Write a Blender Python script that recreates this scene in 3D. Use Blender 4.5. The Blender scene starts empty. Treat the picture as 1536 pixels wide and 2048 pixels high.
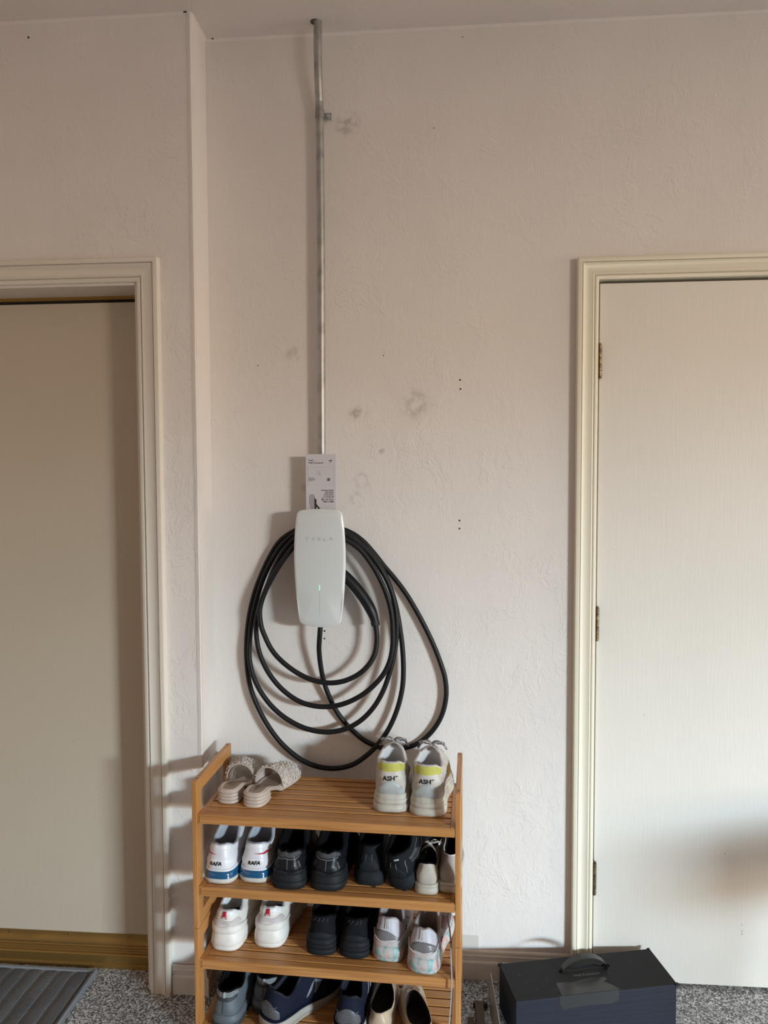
import bpy, bmesh, math, random
from mathutils import Vector, Matrix, noise as mnoise
from mathutils.bvhtree import BVHTree
from mathutils.geometry import delaunay_2d_cdt
random.seed(7)
sc = bpy.context.scene
COL = sc.collection
PI = math.pi

# ------------------------------------------------------------------ camera
CAM_D, CAM_H, YAW, PITCH, ROLL, FPX = 2.1604, 1.5047, .0814, .0502, -.0037, 1480.0
def cam_basis():
    cy, sy, cp, sp = math.cos(YAW), math.sin(YAW), math.cos(PITCH), math.sin(PITCH)
    fw = Vector((-sy*cp, cy*cp, -sp)); r = Vector((cy, sy, 0)); u = r.cross(fw)
    return math.cos(ROLL)*r+math.sin(ROLL)*u, -math.sin(ROLL)*r+math.cos(ROLL)*u, fw
_r, _u, _f = cam_basis()
cam = bpy.data.objects.new('camera', bpy.data.cameras.new('camera')); COL.objects.link(cam)
M = Matrix.Identity(4)
for i in range(3):
    M[i][0] = _r[i]; M[i][1] = _u[i]; M[i][2] = -_f[i]
M[0][3], M[1][3], M[2][3] = 0, -CAM_D, CAM_H
cam.matrix_world = M
cam.data.sensor_fit = 'HORIZONTAL'; cam.data.sensor_width = 36
cam.data.lens = 36*FPX/1536; cam.data.clip_start = .02
sc.camera = cam
def on_wall(px, py, y):
    """point on the vertical plane y=const seen at a photograph pixel"""
    d = _f+(px-768)/FPX*_r-(py-1024)/FPX*_u
    o = Vector((0, -CAM_D, CAM_H))
    return o+d*((y-o.y)/d.y)

# ------------------------------------------------------------------ light and exposure
sc.view_settings.view_transform = 'Standard'
sc.view_settings.look = 'None'
sc.view_settings.gamma = 1.0
sc.view_settings.use_curve_mapping = False
sc.view_settings.exposure = 0.0
w = bpy.data.worlds.new('world'); sc.world = w; w.use_nodes = True
w.node_tree.nodes['Background'].inputs[0].default_value = (1.0, .755, .585, 1)
w.node_tree.nodes['Background'].inputs[1].default_value = .60
def area(name, loc, aim, sx, sy, power, color):
    l = bpy.data.lights.new(name, 'AREA'); l.shape = 'RECTANGLE'; l.size = sx; l.size_y = sy
    l.energy = power; l.color = color
    o = bpy.data.objects.new(name, l); COL.objects.link(o); o.location = loc
    o.rotation_euler = (Vector(aim)-Vector(loc)).to_track_quat('-Z', 'Y').to_euler()
    return o
# daylight beyond the open garage door: a sunlit facade low down, open sky above it, cut off by the door header
area('sunlit_facade_light', (8.0, -8.2, 2.26), (0, 0, 2.26), 1.7, .38, 365, (1.0, .80, .58))
area('open_sky_light', (8.0, -8.2, 2.76), (0, 0, 2.76), 1.7, .60, 1780, (.60, .83, 1.0))
# soft warm fill added far to the right, brightening the left wall's return strip
area('right_fill_light', (8.4, -1.45, 1.5), (-.7, 0, 1.5), 3.0, 1.6, 122, (1.0, .82, .66))

# ------------------------------------------------------------------ helpers
def tag(o, label=None, cat=None, group=None, kind=None):
    if label: o['label'] = label
    if cat: o['category'] = cat
    if group: o['group'] = group
    if kind: o['kind'] = kind
    return o
def empty(name, loc=(0, 0, 0), rz=0, label=None, cat=None, group=None, rot=None):
    o = bpy.data.objects.new(name, None); COL.objects.link(o)
    o.location = loc; o.rotation_euler = rot if rot else (0, 0, rz); o.empty_display_size = .05
    return tag(o, label, cat, group)
class MB:
    def __init__(s): s.v = []; s.f = []
    def add(s, vs, fs):
        n = len(s.v); s.v += [tuple(x) for x in vs]; s.f += [tuple(i+n for i in f) for f in fs]
    def box(s, a, b, bev=0.0):
        x0, y0, z0 = a; x1, y1, z1 = b
        bm = bmesh.new()
        bmesh.ops.create_cube(bm, size=1)
        for v in bm.verts:
            v.co = Vector(((x0+x1)/2+v.co.x*(x1-x0), (y0+y1)/2+v.co.y*(y1-y0), (z0+z1)/2+v.co.z*(z1-z0)))
        if bev: bmesh.ops.bevel(bm, geom=bm.edges[:], offset=bev, segments=2, affect='EDGES', profile=.6)
        bm.verts.index_update()
        s.add([v.co.copy() for v in bm.verts], [[v.index for v in f.verts] for f in bm.faces]); bm.free()
    def loft(s, rings, cap0=False, cap1=False, closed=True):
        n = len(rings[0]); vs = [p for r in rings for p in r]; fs = []
        for i in range(len(rings)-1):
            for j in range(n if closed else n-1):
                k = (j+1) % n
                fs.append((i*n+j, i*n+k, (i+1)*n+k, (i+1)*n+j))
        if cap0: fs.append(tuple(range(n-1, -1, -1)))
        if cap1: fs.append(tuple((len(rings)-1)*n+j for j in range(n)))
        s.add(vs, fs)
    def tube(s, pts, r, seg=10, caps=True, flat=1.0):
        pts = [Vector(p) for p in pts]; n = len(pts); rings = []
        up = Vector((0, 0, 1)); prev = None
        for i, p in enumerate(pts):
            t = (pts[min(i+1, n-1)]-pts[max(i-1, 0)]).normalized()
            if prev is None:
                a = up if abs(t.dot(up)) < .9 else Vector((1, 0, 0))
                nrm = (a-t*a.dot(t)).normalized()
            else:
                nrm = (prev-t*prev.dot(t)).normalized()
            prev = nrm; b = t.cross(nrm)
            rr = r(i/(n-1)) if callable(r) else r
            rings.append([p+nrm*math.cos(2*PI*k/seg)*rr*flat+b*math.sin(2*PI*k/seg)*rr for k in range(seg)])
        s.loft(rings, caps, caps)
    def cyl(s, c, axis, r, h, seg=20, bev=0):
        c = Vector(c); ax = Vector(axis).normalized()
        if bev:
            prof = [(0, r-bev), (bev, r), (h-bev, r), (h, r-bev)]
        else: prof = [(0, r), (h, r)]
        a = Vector((0, 0, 1)) if abs(ax.z) < .9 else Vector((1, 0, 0))
        e1 = (a-ax*a.dot(ax)).normalized(); e2 = ax.cross(e1)
        s.loft([[c+ax*z+(e1*math.cos(2*PI*k/seg)+e2*math.sin(2*PI*k/seg))*q for k in range(seg)] for z, q in prof], True, True)
    def build(s, name, mat, parent=None, smooth=False, angle=None):
        me = bpy.data.meshes.new(name); me.from_pydata(s.v, [], s.f); me.materials.append(mat)
        bm = bmesh.new(); bm.from_mesh(me)
        bmesh.ops.recalc_face_normals(bm, faces=bm.faces[:])
        if smooth:
            for f in bm.faces: f.smooth = True
            for e in bm.edges:
                if len(e.link_faces) == 2 and e.calc_face_angle(0) > (angle or .7): e.smooth = False
        bm.to_mesh(me); bm.free()
        o = bpy.data.objects.new(name, me); COL.objects.link(o); o.parent = parent
        return o
def catmull(P, n, closed=False):
    P = [Vector(p) for p in P]; m = len(P); out = []
    segs = m if closed else m-1
    g = lambda i: P[i % m] if closed else P[max(0, min(m-1, i))]
    for i in range(n):
        t = i/(n if closed else n-1)*segs; k = min(int(t), segs-1); t -= k
        p0, p1, p2, p3 = g(k-1), g(k), g(k+1), g(k+2)
        out.append(.5*((2*p1)+(p2-p0)*t+(2*p0-5*p1+4*p2-p3)*t*t+(3*p1-p0-3*p2+p3)*t**3))
    return out
def sst(a, b, x):
    t = max(0., min(1., (x-a)/(b-a))); return t*t*(3-2*t)
def lerp(a, b, t): return a+(b-a)*t

# ------------------------------------------------------------------ materials
MATS = {}
def mat(name, col, rough=.6, metal=0., bump=None, var=None, spec=None, coat=0, stretch=(1, 1, 1), emit=None):
    if name in MATS: return MATS[name]
    m = bpy.data.materials.new(name); m.use_nodes = True; nt = m.node_tree; N = nt.nodes; L = nt.links
    b = N['Principled BSDF']; MATS[name] = m
    b.inputs['Base Color'].default_value = (*col, 1); b.inputs['Roughness'].default_value = rough
    b.inputs['Metallic'].default_value = metal
    if spec is not None: b.inputs['Specular IOR Level'].default_value = spec
    if coat: b.inputs['Coat Weight'].default_value = coat; b.inputs['Coat Roughness'].default_value = .1
    if emit: b.inputs['Emission Color'].default_value = (*emit[0], 1); b.inputs['Emission Strength'].default_value = emit[1]
    if bump or var:
        tc = N.new('ShaderNodeTexCoord'); mp = N.new('ShaderNodeMapping'); mp.inputs['Scale'].default_value = stretch
        L.new(tc.outputs['Object'], mp.inputs[0])
    if var:   # (colour2, scale, detail, lo, hi)
        n = N.new('ShaderNodeTexNoise'); n.inputs['Scale'].default_value = var[1]; n.inputs['Detail'].default_value = var[2]
        r = N.new('ShaderNodeMapRange'); r.inputs[1].default_value = var[3]; r.inputs[2].default_value = var[4]
        mx = N.new('ShaderNodeMix'); mx.data_type = 'RGBA'; mx.inputs[6].default_value = (*col, 1); mx.inputs[7].default_value = (*var[0], 1)
        L.new(mp.outputs[0], n.inputs['Vector']); L.new(n.outputs[0], r.inputs[0]); L.new(r.outputs[0], mx.inputs[0]); L.new(mx.outputs[2], b.inputs['Base Color'])
    if bump:  # (scale, strength, distance)
        n = N.new('ShaderNodeTexNoise'); n.inputs['Scale'].default_value = bump[0]; n.inputs['Detail'].default_value = 5
        bp = N.new('ShaderNodeBump'); bp.inputs['Strength'].default_value = bump[1]; bp.inputs['Distance'].default_value = bump[2]
        L.new(mp.outputs[0], n.inputs['Vector']); L.new(n.outputs[0], bp.inputs['Height']); L.new(bp.outputs[0], b.inputs['Normal'])
    return m
class NG:
    """small node helper"""
    def __init__(s, name, col, rough):
        s.m = bpy.data.materials.new(name); s.m.use_nodes = True; s.N = s.m.node_tree.nodes; s.L = s.m.node_tree.links
        s.b = s.N['Principled BSDF']; s.b.inputs['Base Color'].default_value = (*col, 1); s.b.inputs['Roughness'].default_value = rough
        s.tc = s.N.new('ShaderNodeTexCoord').outputs['Object']
    def inp(s, node, i, v):
        if hasattr(v, 'links') or isinstance(v, bpy.types.NodeSocket): s.L.new(v, node.inputs[i])
        else: node.inputs[i].default_value = v
    def map(s, scale=(1, 1, 1), loc=(0, 0, 0), src=None):
        n = s.N.new('ShaderNodeMapping'); n.inputs['Scale'].default_value = scale; n.inputs['Location'].default_value = loc
        s.L.new(src or s.tc, n.inputs[0]); return n.outputs[0]
    def noise(s, vec, scale, detail=3, rough=.5, dist=0, out=0):
        n = s.N.new('ShaderNodeTexNoise'); s.L.new(vec, n.inputs['Vector']); n.inputs['Scale'].default_value = scale
        n.inputs['Detail'].default_value = detail; n.inputs['Roughness'].default_value = rough; n.inputs['Distortion'].default_value = dist
        return n.outputs[out]
    def voro(s, vec, scale, feat='F1', out='Distance'):
        n = s.N.new('ShaderNodeTexVoronoi'); n.feature = feat; s.L.new(vec, n.inputs['Vector']); n.inputs['Scale'].default_value = scale
        return n.outputs[out]
    def rng(s, v, a, b, c=0., d=1.):
        n = s.N.new('ShaderNodeMapRange'); n.interpolation_type = 'SMOOTHSTEP'; s.L.new(v, n.inputs[0])
        for i, x in enumerate((a, b, c, d)): n.inputs[i+1].default_value = x
        return n.outputs[0]
    def math(s, op, a, b=0.):
        n = s.N.new('ShaderNodeMath'); n.operation = op; s.inp(n, 0, a); s.inp(n, 1, b); return n.outputs[0]
    def mix(s, f, a, b):
        n = s.N.new('ShaderNodeMix'); n.data_type = 'RGBA'; s.inp(n, 0, f)
        for i, c in ((6, a), (7, b)):
            if isinstance(c, tuple): n.inputs[i].default_value = (*c, 1)
            else: s.L.new(c, n.inputs[i])
        return n.outputs[2]
    def vadd(s, a, b, k):
        n = s.N.new('ShaderNodeVectorMath'); n.operation = 'MULTIPLY_ADD'; s.L.new(b, n.inputs[0]); n.inputs[1].default_value = (k, k, k); s.L.new(a, n.inputs[2]); return n.outputs[0]
    def ramp(s, v, stops):
        n = s.N.new('ShaderNodeValToRGB'); e = n.color_ramp; e.interpolation = 'CONSTANT'; s.L.new(v, n.inputs[0])
        while len(e.elements) < len(stops): e.elements.new(.5)
        for el, (p, c) in zip(e.elements, stops): el.position = p; el.color = (*c, 1)
        return n.outputs[0]
    def color(s, c): s.L.new(c, s.b.inputs['Base Color'])
    def bump(s, h, strength, dist):
        n = s.N.new('ShaderNodeBump'); n.inputs['Strength'].default_value = strength; n.inputs['Distance'].default_value = dist
        s.L.new(h, n.inputs['Height']); s.L.new(n.outputs[0], s.b.inputs['Normal'])
    def blob(s, c, r, soft=.5, warp=None):
        """0..1 mask around a point of the wall"""
        n = s.N.new('ShaderNodeVectorMath'); n.operation = 'DISTANCE'; s.L.new(warp or s.tc, n.inputs[0]); n.inputs[1].default_value = c
        return s.rng(n.outputs['Value'], r*(1-soft), r, 1, 0)

WALLC = (.80, .745, .70)
def plaster(name, col, amount=1.0, smudges=()):
    g = NG(name, col, .75)
    wv = g.noise(g.tc, 7, 2, out=1)
    v1 = g.vadd(g.map((1, 1, .6)), wv, .16)
    a = g.noise(v1, 11, 4, .6)
    e1 = g.rng(a, .50, .510); e2 = g.rng(a, .575, .584)
    v2 = g.vadd(g.map((1, 1, .5), (3, 5, 2)), wv, .10)
    a2 = g.noise(v2, 22, 4, .62); e3 = g.rng(a2, .53, .545)
    mk = g.rng(g.noise(g.tc, 2.3, 3, .6), .45, .60)
    mk2 = g.rng(g.noise(g.map((1, 1, 1), (9, 1, 4)), 2.6, 3, .6), .45, .6)
    h = g.math('ADD', g.math('MULTIPLY', g.math('ADD', e1, e2), mk), g.math('MULTIPLY', g.math('MULTIPLY', e3, .5), mk2))
    fine = g.noise(g.map((1, 1, .3)), 190, 3, .65)
    mid = g.noise(g.map((1, 1, .3)), 34, 3, .6)
    h = g.math('ADD', g.math('MULTIPLY', h, .5*amount), g.math('ADD', g.math('MULTIPLY', fine, .42), g.math('MULTIPLY', mid, .6)))
    g.bump(h, .50, .0024)
    c = g.mix(g.rng(g.noise(g.tc, 3.2, 4, .6), .35, .7), tuple(col), tuple(x*.965 for x in col))
    wz = g.vadd(g.tc, g.noise(g.tc, 22, 3, out=1), .03)
    for (p, r, k, ring) in smudges:
        m_ = g.blob(p, r, .7, wz)
        if ring: m_ = g.math('MULTIPLY', m_, g.math('SUBTRACT', 1., g.blob(p, r*.72, .5, wz)))
        m_ = g.math('MULTIPLY', g.math('MULTIPLY', m_, g.rng(g.noise(g.tc, 40, 3), .35, .65)), k)
        c = g.mix(m_, c, (.33, .28, .24))
    g.color(c)
    return g.m
def wp(px, py): 
    p = on_wall(px, py, 0); return (p.x+.5*.03, .015, p.z+.015)
SM = [(wp(695, 248), .05, .55, 0), (wp(716, 828), .035, .6, 0), (wp(828, 810), .06, .4, 0), (wp(722, 962), .032, .75, 1),
      (wp(716, 998), .03, .65, 1), (wp(586, 708), .03, .35, 0), (wp(765, 903), .014, .55, 0), (wp(610, 975), .02, .5, 0), (wp(1160, 610), .02, .35, 0)]
M_WALL = plaster('wall_plaster', WALLC, 1.0, SM)
M_WALL2 = plaster('wall_plaster_left', WALLC, 1.5)
M_CEIL = plaster('ceiling_plaster', (.84, .76, .71), .9)
M_TRIM = mat('cream_trim_paint', (.83, .775, .63), .38, bump=(60, .12, .001))
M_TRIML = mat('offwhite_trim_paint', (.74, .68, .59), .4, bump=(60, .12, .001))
M_BASE = mat('baseboard_paint', (.76, .72, .67), .45, bump=(50, .15, .001), var=((.60, .55, .50), 9, 5, .5, .75))
def doormat_mat(name, col, marks):
    g = NG(name, col, .55)
    gv = g.vadd(g.map((1, 1, .05)), g.noise(g.tc, 3, 2, out=1), .03)
    h = g.noise(gv, 190, 3, .6)
    h2 = g.noise(g.map((1, 1, .12)), 40, 4, .6)
    g.bump(g.math('ADD', h, g.math('MULTIPLY', h2, .5)), .35, .0009)
    c = g.mix(g.rng(g.noise(g.tc, 2.2, 4), .4, .75), tuple(col), tuple(x*.96 for x in col))
    for p, r in marks:
        c = g.mix(g.math('MULTIPLY', g.blob(p, r, .4), .8), c, (.12, .10, .09))
    g.color(c); return g.m
M_DOOR = doormat_mat('door_paint', (.80, .755, .68), [])
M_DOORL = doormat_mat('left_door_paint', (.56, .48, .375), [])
M_HINGE = mat('aged_brass_hinge', (.16, .12, .075), .38, .85, var=((.34, .27, .14), 60, 3, .45, .7))
M_GOLD = mat('bronze_gold_metal', (.36, .22, .07), .38, .8, bump=(12, .12, .01))
M_DARK = mat('dark_gap', (.015, .012, .01), .9)
M_STEEL = mat('galvanized_steel', (.46, .46, .45), .48, .95, bump=(90, .15, .0006), var=((.30, .30, .29), 24, 5, .45, .7))
M_SCREW = mat('zinc_screw', (.55, .55, .55), .3, .9)
M_BLACKHOLE = mat('hole_dark', (.03, .022, .018), .95)

def bamboo(name, st):
    g = NG(name, (.5, .26, .09), .42)
    gr = g.noise(g.map(st), 1, 4, .62)
    c = g.mix(g.rng(gr, .3, .72), (.56, .265, .088), (.36, .148, .042))
    pl = g.noise(g.map(tuple(x*.22 for x in st)), 1, 1)
    c = g.mix(g.math('MULTIPLY', g.rng(pl, .42, .62), .55), c, (.50, .225, .065))
    spots = g.rng(g.voro(g.map(tuple(max(4, x*.12) for x in st), (.3, .1, .7)), 1.2), .0, .09, 1, 0)
    c = g.mix(g.math('MULTIPLY', spots, .5), c, (.25, .11, .035))
    g.color(c); g.bump(gr, .12, .0006)
    g.b.inputs['Coat Weight'].default_value = .15; g.b.inputs['Coat Roughness'].default_value = .3
    return g.m
M_BX, M_BY, M_BZ = bamboo('bamboo_along_x', (4, 130, 130)), bamboo('bamboo_along_y', (130, 4, 130)), bamboo('bamboo_along_z', (130, 130, 4))

# ------------------------------------------------------------------ room
XC, YL, ZC = -.6907, -.129, 2.764     # inner corner, plane of the left wall, ceiling
def struct(mb, name, m, parent=None, **k):
    o = mb.build(name, m, parent, **k)
    if parent is None: o['kind'] = 'structure'
    return o
# floor with decorative epoxy flakes
g = NG('epoxy_flake_floor', (.2, .2, .2), .38)
vv = g.vadd(g.tc, g.noise(g.tc, 120, 2, out=1), .004)
fc = g.voro(vv, 250, out='Color'); sep = g.N.new('ShaderNodeSeparateColor'); g.L.new(fc, sep.inputs[0])
c1 = g.ramp(sep.outputs[0], [(0, (.03, .03, .033)), (.22, (.15, .15, .15)), (.38, (.34, .34, .34)), (.58, (.50, .50, .505)), (.78, (.80, .80, .81)), (.93, (.05, .05, .055))])
fc2 = g.voro(g.map((1, 1, 1), (4, 2, 0), vv), 420, out='Color'); sep2 = g.N.new('ShaderNodeSeparateColor'); g.L.new(fc2, sep2.inputs[0])
c2 = g.ramp(sep2.outputs[0], [(0, (.05, .05, .05)), (.35, (.3, .29, .28)), (.7, (.52, .5, .48)), (.9, (.12, .12, .12))])
g.color(g.mix(.22, c1, c2)); g.bump(sep.outputs[1], .25, .001)
g.b.inputs['Coat Weight'].default_value = .25; g.b.inputs['Coat Roughness'].default_value = .25
mb = MB(); mb.box((-4, -9, -.12), (9, .6, 0)); struct(mb, 'floor', g.m)
mb = MB(); mb.box((-4, -6.2, ZC), (9, .6, ZC+.12)); struct(mb, 'ceiling', M_CEIL)
# back wall (charger wall) with the right-hand door opening
DX0, DX1, DZ = .4365, 1.27, 2.047
mb = MB(); mb.box((XC-.14, 0, 0), (DX0-.012, .14, ZC)); mb.box((DX0-.012, 0, DZ+.012), (DX1+.012, .14, ZC)); mb.box((DX1+.012, 0, 0), (6, .14, ZC))
WB = struct(mb, 'wall_back', M_WALL)
# left wall, projecting towards the room, with its door opening, and the return strip
LX1, LX0, LZ = -.858, -1.70, 2.040
mb = MB(); mb.box((LX1, YL, 0), (XC, -.0005, ZC), .0); mb.box((LX0, YL, LZ), (LX1, -.0005, ZC)); mb.box((-4, YL, 0), (LX0, -.0005, ZC))
WL = struct(mb, 'wall_left', M_WALL2)
# coved bead of caulk where ceiling meets the walls, and down the outer corner
def bead(name, a, b, nrm, r=.006, m=M_CEIL):
    a, b = Vector(a), Vector(b); mb = MB()
    d1, d2 = Vector(nrm[0]), Vector(nrm[1]); n = 24; rings = []
    for i in range(n+1):
        p = a.lerp(b, i/n); k = r*(1+.25*mnoise.noise(p*9)); rings.append([p, p+d1*k, p+(d1+d2)*k*.42, p+d2*k])
    mb.loft(rings, True, True); return struct(mb, name, m, smooth=True)
bead('trim_1', (XC, 0, ZC), (5.9, 0, ZC), ((0, -1, 0), (0, 0, -1)))
bead('trim_2', (-3.9, YL, ZC), (XC, YL, ZC), ((0, -1, 0), (0, 0, -1)))
bead('trim_3', (XC, YL, ZC), (XC, 0, ZC), ((1, 0, 0), (0, 0, -1)))
mb = MB(); rings = []
for i in range(61):
    z = ZC*i/60; o = .0016*mnoise.noise(Vector((0, 0, z*3)))
    rings.append([Vector((XC+dx+o, YL+dy-.001, z)) for dx, dy in ((-.012, .0005), (-.006, -.0016), (0, -.0022), (.0022, 0), (.0016, .008), (-.002, .012))])
mb.loft(rings, True, True); struct(mb, 'trim_4', M_WALL2, smooth=True)
# far side of the garage: wall with the open garage door that lets the daylight in
mb = MB(); mb.box((-4, -6.15, 0), (5.05, -6.0, ZC)); mb.box((5.05, -6.15, 2.30), (7.35, -6.0, ZC)); mb.box((7.35, -6.15, 0), (9, -6.0, ZC)); struct(mb, 'wall_front', M_WALL)

# casing profile: (across from inner edge 0..1, height off the wall)
CAS = [(0, 0), (0, .010), (.05, .0125), (.13, .0135), (.17, .0125), (.19, .009), (.22, .0145), (.27, .0165), (.33, .0145), (.47, .0130), (.60, .0145), (.70, .0185), (.745, .0205),
       (.765, .0165), (.79, .0225), (.90, .0235), (.97, .022), (1.0, .018), (1.0, 0)]
def casing(name, xin, xout_w, z_in, y, side, zb, xfar, m, kind=True):
    """mitred door casing: jamb leg at xin (outer side given by side=-1/+1), head at z_in"""
    W_ = xout_w; mb = MB(); rings = []
    rings.append([Vector((xin+side*W_*a, y-h, zb)) for a, h in CAS])
    rings.append([Vector((xin+side*W_*a, y-h, z_in+W_*a)) for a, h in CAS])
    rings.append([Vector((xfar-side*W_*a, y-h, z_in+W_*a)) for a, h in CAS])
    rings.append([Vector((xfar-side*W_*a, y-h, zb)) for a, h in CAS])
    mb.loft(rings, True, True)
    o = mb.build(name, m, None, smooth=True, angle=.5); o['kind'] = 'structure'
    return o
casing('door_frame_1', DX0-.0035, .0605, DZ+.0035, 0, -1, 0, DX1+.0035, M_TRIM)
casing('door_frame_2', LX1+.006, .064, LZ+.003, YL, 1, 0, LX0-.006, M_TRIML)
# jamb of the right door
mb = MB(); mb.box((DX0-.0119, .001, 0), (DX0-.003, .139, DZ+.011)); mb.box((DX1+.003, .001, 0), (DX1+.0119, .139, DZ+.011)); mb.box((DX0-.003, .001, DZ+.003), (DX1+.003, .139, DZ+.0119))
struct(mb, 'trim_5', M_TRIM)
mb = MB(); mb.box((DX0-.002, .044, 0), (DX0+.012, .06, DZ)); mb.box((DX0+.012, .044, DZ-.010), (DX1, .06, DZ)); struct(mb, 'trim_6', M_DARK)
# right door slab, opens towards the viewer, three butt hinges on its left edge
door = empty('door_1', (DX0+.001, .0, 0)); door['kind'] = 'structure'
mb = MB(); mb.box((.0015, .003, .010), (DX1-DX0-.003, .040, 2.042), .0015); mb.build('door_slab', M_DOOR, door)
for zt, zb in ((1.870, 1.778), (1.121, 1.028), (.369, .276)):
    hg = MB(); n = 5
    for k in range(n):
        z0 = zb+(zt-zb)*k/n; z1 = zb+(zt-zb)*(k+1)/n-.0007
        hg.cyl((.0005, -.0065, z0), (0, 0, 1), .0064, z1-z0, 16, .0006)
    hg.cyl((.0005, -.0065, zt), (0, 0, 1), .0050, .004, 14, .001); hg.cyl((.0005, -.0065, zb-.004), (0, 0, 1), .0052, .004, 14, .001)
    hg.box((-.0075, -.0035, zb), (-.0005, .002, zt)); h = hg.build('hinge', M_HINGE, door, smooth=True, angle=.5)
    lf = MB(); lf.box((-.0018, -.0025, zb+.001), (.0012, .030, zt-.001)); lf.build('hinge_leaf', M_HINGE, h)
mk = MB(); mk.cyl((1228/1536*0+.0, 0, 0), (0, 1, 0), .0001, .0001, 6)
p = on_wall(1228, 1095, .003)
mk = MB(); mk.cyl((p.x-door.location.x, .0022, p.z), (0, 1, 0), .0034, .0012, 12, .0004); mk.build('filled_hole', M_TRIM, door)
for (px, py, r) in ((1450, 1707, .0018), (1484, 1850, .0016), (1484, 1862, .0018), (1484, 1868, .002), (1357, 1315, .0012), (1288, 1430, .0012)):
    p = on_wall(px, py, .003); mk = MB(); mk.box((p.x-door.location.x-r*.6, .0026, p.z-r*1.2), (p.x-door.location.x+r*.6, .0031, p.z+r*1.2), .0002)
    mk.build('scuff_mark', mat('scuff', (.35, .31, .27), .8), door)
# left door, recessed: slab, brass weather strip, sweep and stepped bronze threshold
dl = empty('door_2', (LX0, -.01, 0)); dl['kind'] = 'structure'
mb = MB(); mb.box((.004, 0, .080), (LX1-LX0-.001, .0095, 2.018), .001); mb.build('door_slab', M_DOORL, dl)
mb = MB(); rings = []
for i in range(61):
    x = .002+(LX1-LX0-.003)*i/60; b = .0035*mnoise.noise(Vector((x*7, 3, 0)))+.001*mnoise.noise(Vector((x*30, 7, 0)))
    rings.append([Vector((x, -.0005, .088)), Vector((x, -.003, .0885)), Vector((x, -.0042, .082)), Vector((x, -.006-b, .070)), Vector((x, -.0105-b*1.6, .0615)), Vector((x, -.0108-b, .057)), Vector((x, -.004, .058)), Vector((x, -.0005, .060))])
mb.loft(rings, True, True); sw = mb.build('door_sweep', M_GOLD, dl, smooth=True)
for px in (64, 464, 865):
    x = on_wall(px/3.339, 1868, -.013).x-LX0; s = MB(); s.cyl((x, -.0042, .0815), (0, -1, 0), .0034, .0016, 14, .0006); s.build('screw', M_HINGE, sw, smooth=True)
# filler above the door: weather strip and dark gap
mb = MB(); mb.box((0, .0, 2.027), (LX1-LX0, .0095, 2.0398)); mb.box((0, -.004, 2.0305), (LX1-LX0, .0, 2.0398), .0012); mb.build('weather_strip', M_GOLD, dl)
mb = MB(); mb.box((0, .006, 2.018), (LX1-LX0, .0095, 2.0268)); mb.box((0, .0085, 0), (LX1-LX0, .0095, .080)); mb.build('gap_filler', M_DARK, dl)
mb = MB(); prof = [(-.001, 0), (-.001, .054), (-.006, .056), (-.010, .0555), (-.0115, .050), (-.015, .0495), (-.016, .045), (-.019, .0445), (-.020, .040), (-.026, .039), (-.030, .036), (-.031, .012), (-.036, .010), (-.037, 0)]
mb.loft([[Vector((x, y, z)) for y, z in prof] for x in (.002, LX1-LX0-.002)], True, True); mb.build('threshold', M_GOLD, dl)
# soffit lining of the left door opening
mb = MB(); mb.box((LX0, YL+.0005, LZ-.004), (LX1+.006, -.0105, LZ+.0)); struct(mb, 'trim_7', M_TRIML)
mb = MB(); mb.box((LX1-.004, YL+.0005, 0), (LX1, -.0105, LZ-.004)); struct(mb, 'trim_8', M_TRIML)
# baseboards
BB = [(0, 0), (-.012, 0), (-.0125, .050), (-.0115, .053), (-.008, .056), (-.0075, .068), (-.0085, .070), (-.0065, .073), (-.0055, .081), (-.0035, .0845), (0, .086)]
def baseboard(name, x0, x1, y):
    mb = MB(); mb.loft([[Vector((x, y+a, z)) for a, z in BB] for x in (x0, x1)], True, True); return struct(mb, name, M_BASE)
baseboard('baseboard_back', XC+.0128, DX0-.066, 0)
baseboard('baseboard_left', LX1+.071, XC, YL)
mb = MB(); mb.loft([[Vector((XC-a, y, z)) for a, z in BB] for y in (YL-.012, -.0005)], True, True); struct(mb, 'baseboard_corner', M_BASE)
# screw holes and a popped nail, parts of the wall they are in
def hole(px, py, r, parent, y, m=M_BLACKHOLE):
    p = on_wall(px, py, y); mb = MB(); mb.cyl((p.x, y-.0007, p.z), (0, 1, 0), r, .0015, 14, .0002); return mb.build('screw_hole', m, parent)
for px, py in ((920, 760), (921, 778), (919, 1041), (919, 1057), (649, 1262), (649, 1277)): hole(px, py, .0027, WB, 0)
for px, py in ((868, 256), (925, 74), (1155, 1892), (516, 731), (767, 711)): hole(px, py, .0016, WB, 0)
hole(57, 75, .003, WL, YL)
# torn drywall nicks where the corner meets the ceiling
for (x, y, s) in ((XC-.012, YL-.004, .0045), (XC+.024, -.006, .0028)):
    mb = MB(); mb.box((x-s, y-.003, ZC-.0022), (x+s, y+.0005, ZC-.0004), .0006); mb.build('nick', M_BLACKHOLE, WL)
# clear tape patch at the foot of the wall by the rack
mb = MB(); p = on_wall(898, 1868, 0); q = on_wall(957, 1902, 0)
mb.box((p.x, -.0008, q.z), (q.x, 0, p.z), .0002)
tp = mb.build('tape_patch', mat('clear_tape', (.66, .61, .56), .25), None); tag(tp, 'clear tape patch stuck low on the wall right of the shoe rack', 'tape')
mb = MB()
for dx, dz in ((.002, .002), (.006, -.006), (-.003, .010), (.004, -.012)): mb.box((p.x+.024+dx, -.0013, q.z+.026+dz), (p.x+.028+dx, -.0009, q.z+.031+dz), .0001)
mb.build('torn_print', mat('torn_grey', (.18, .15, .13), .8), tp)

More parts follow.
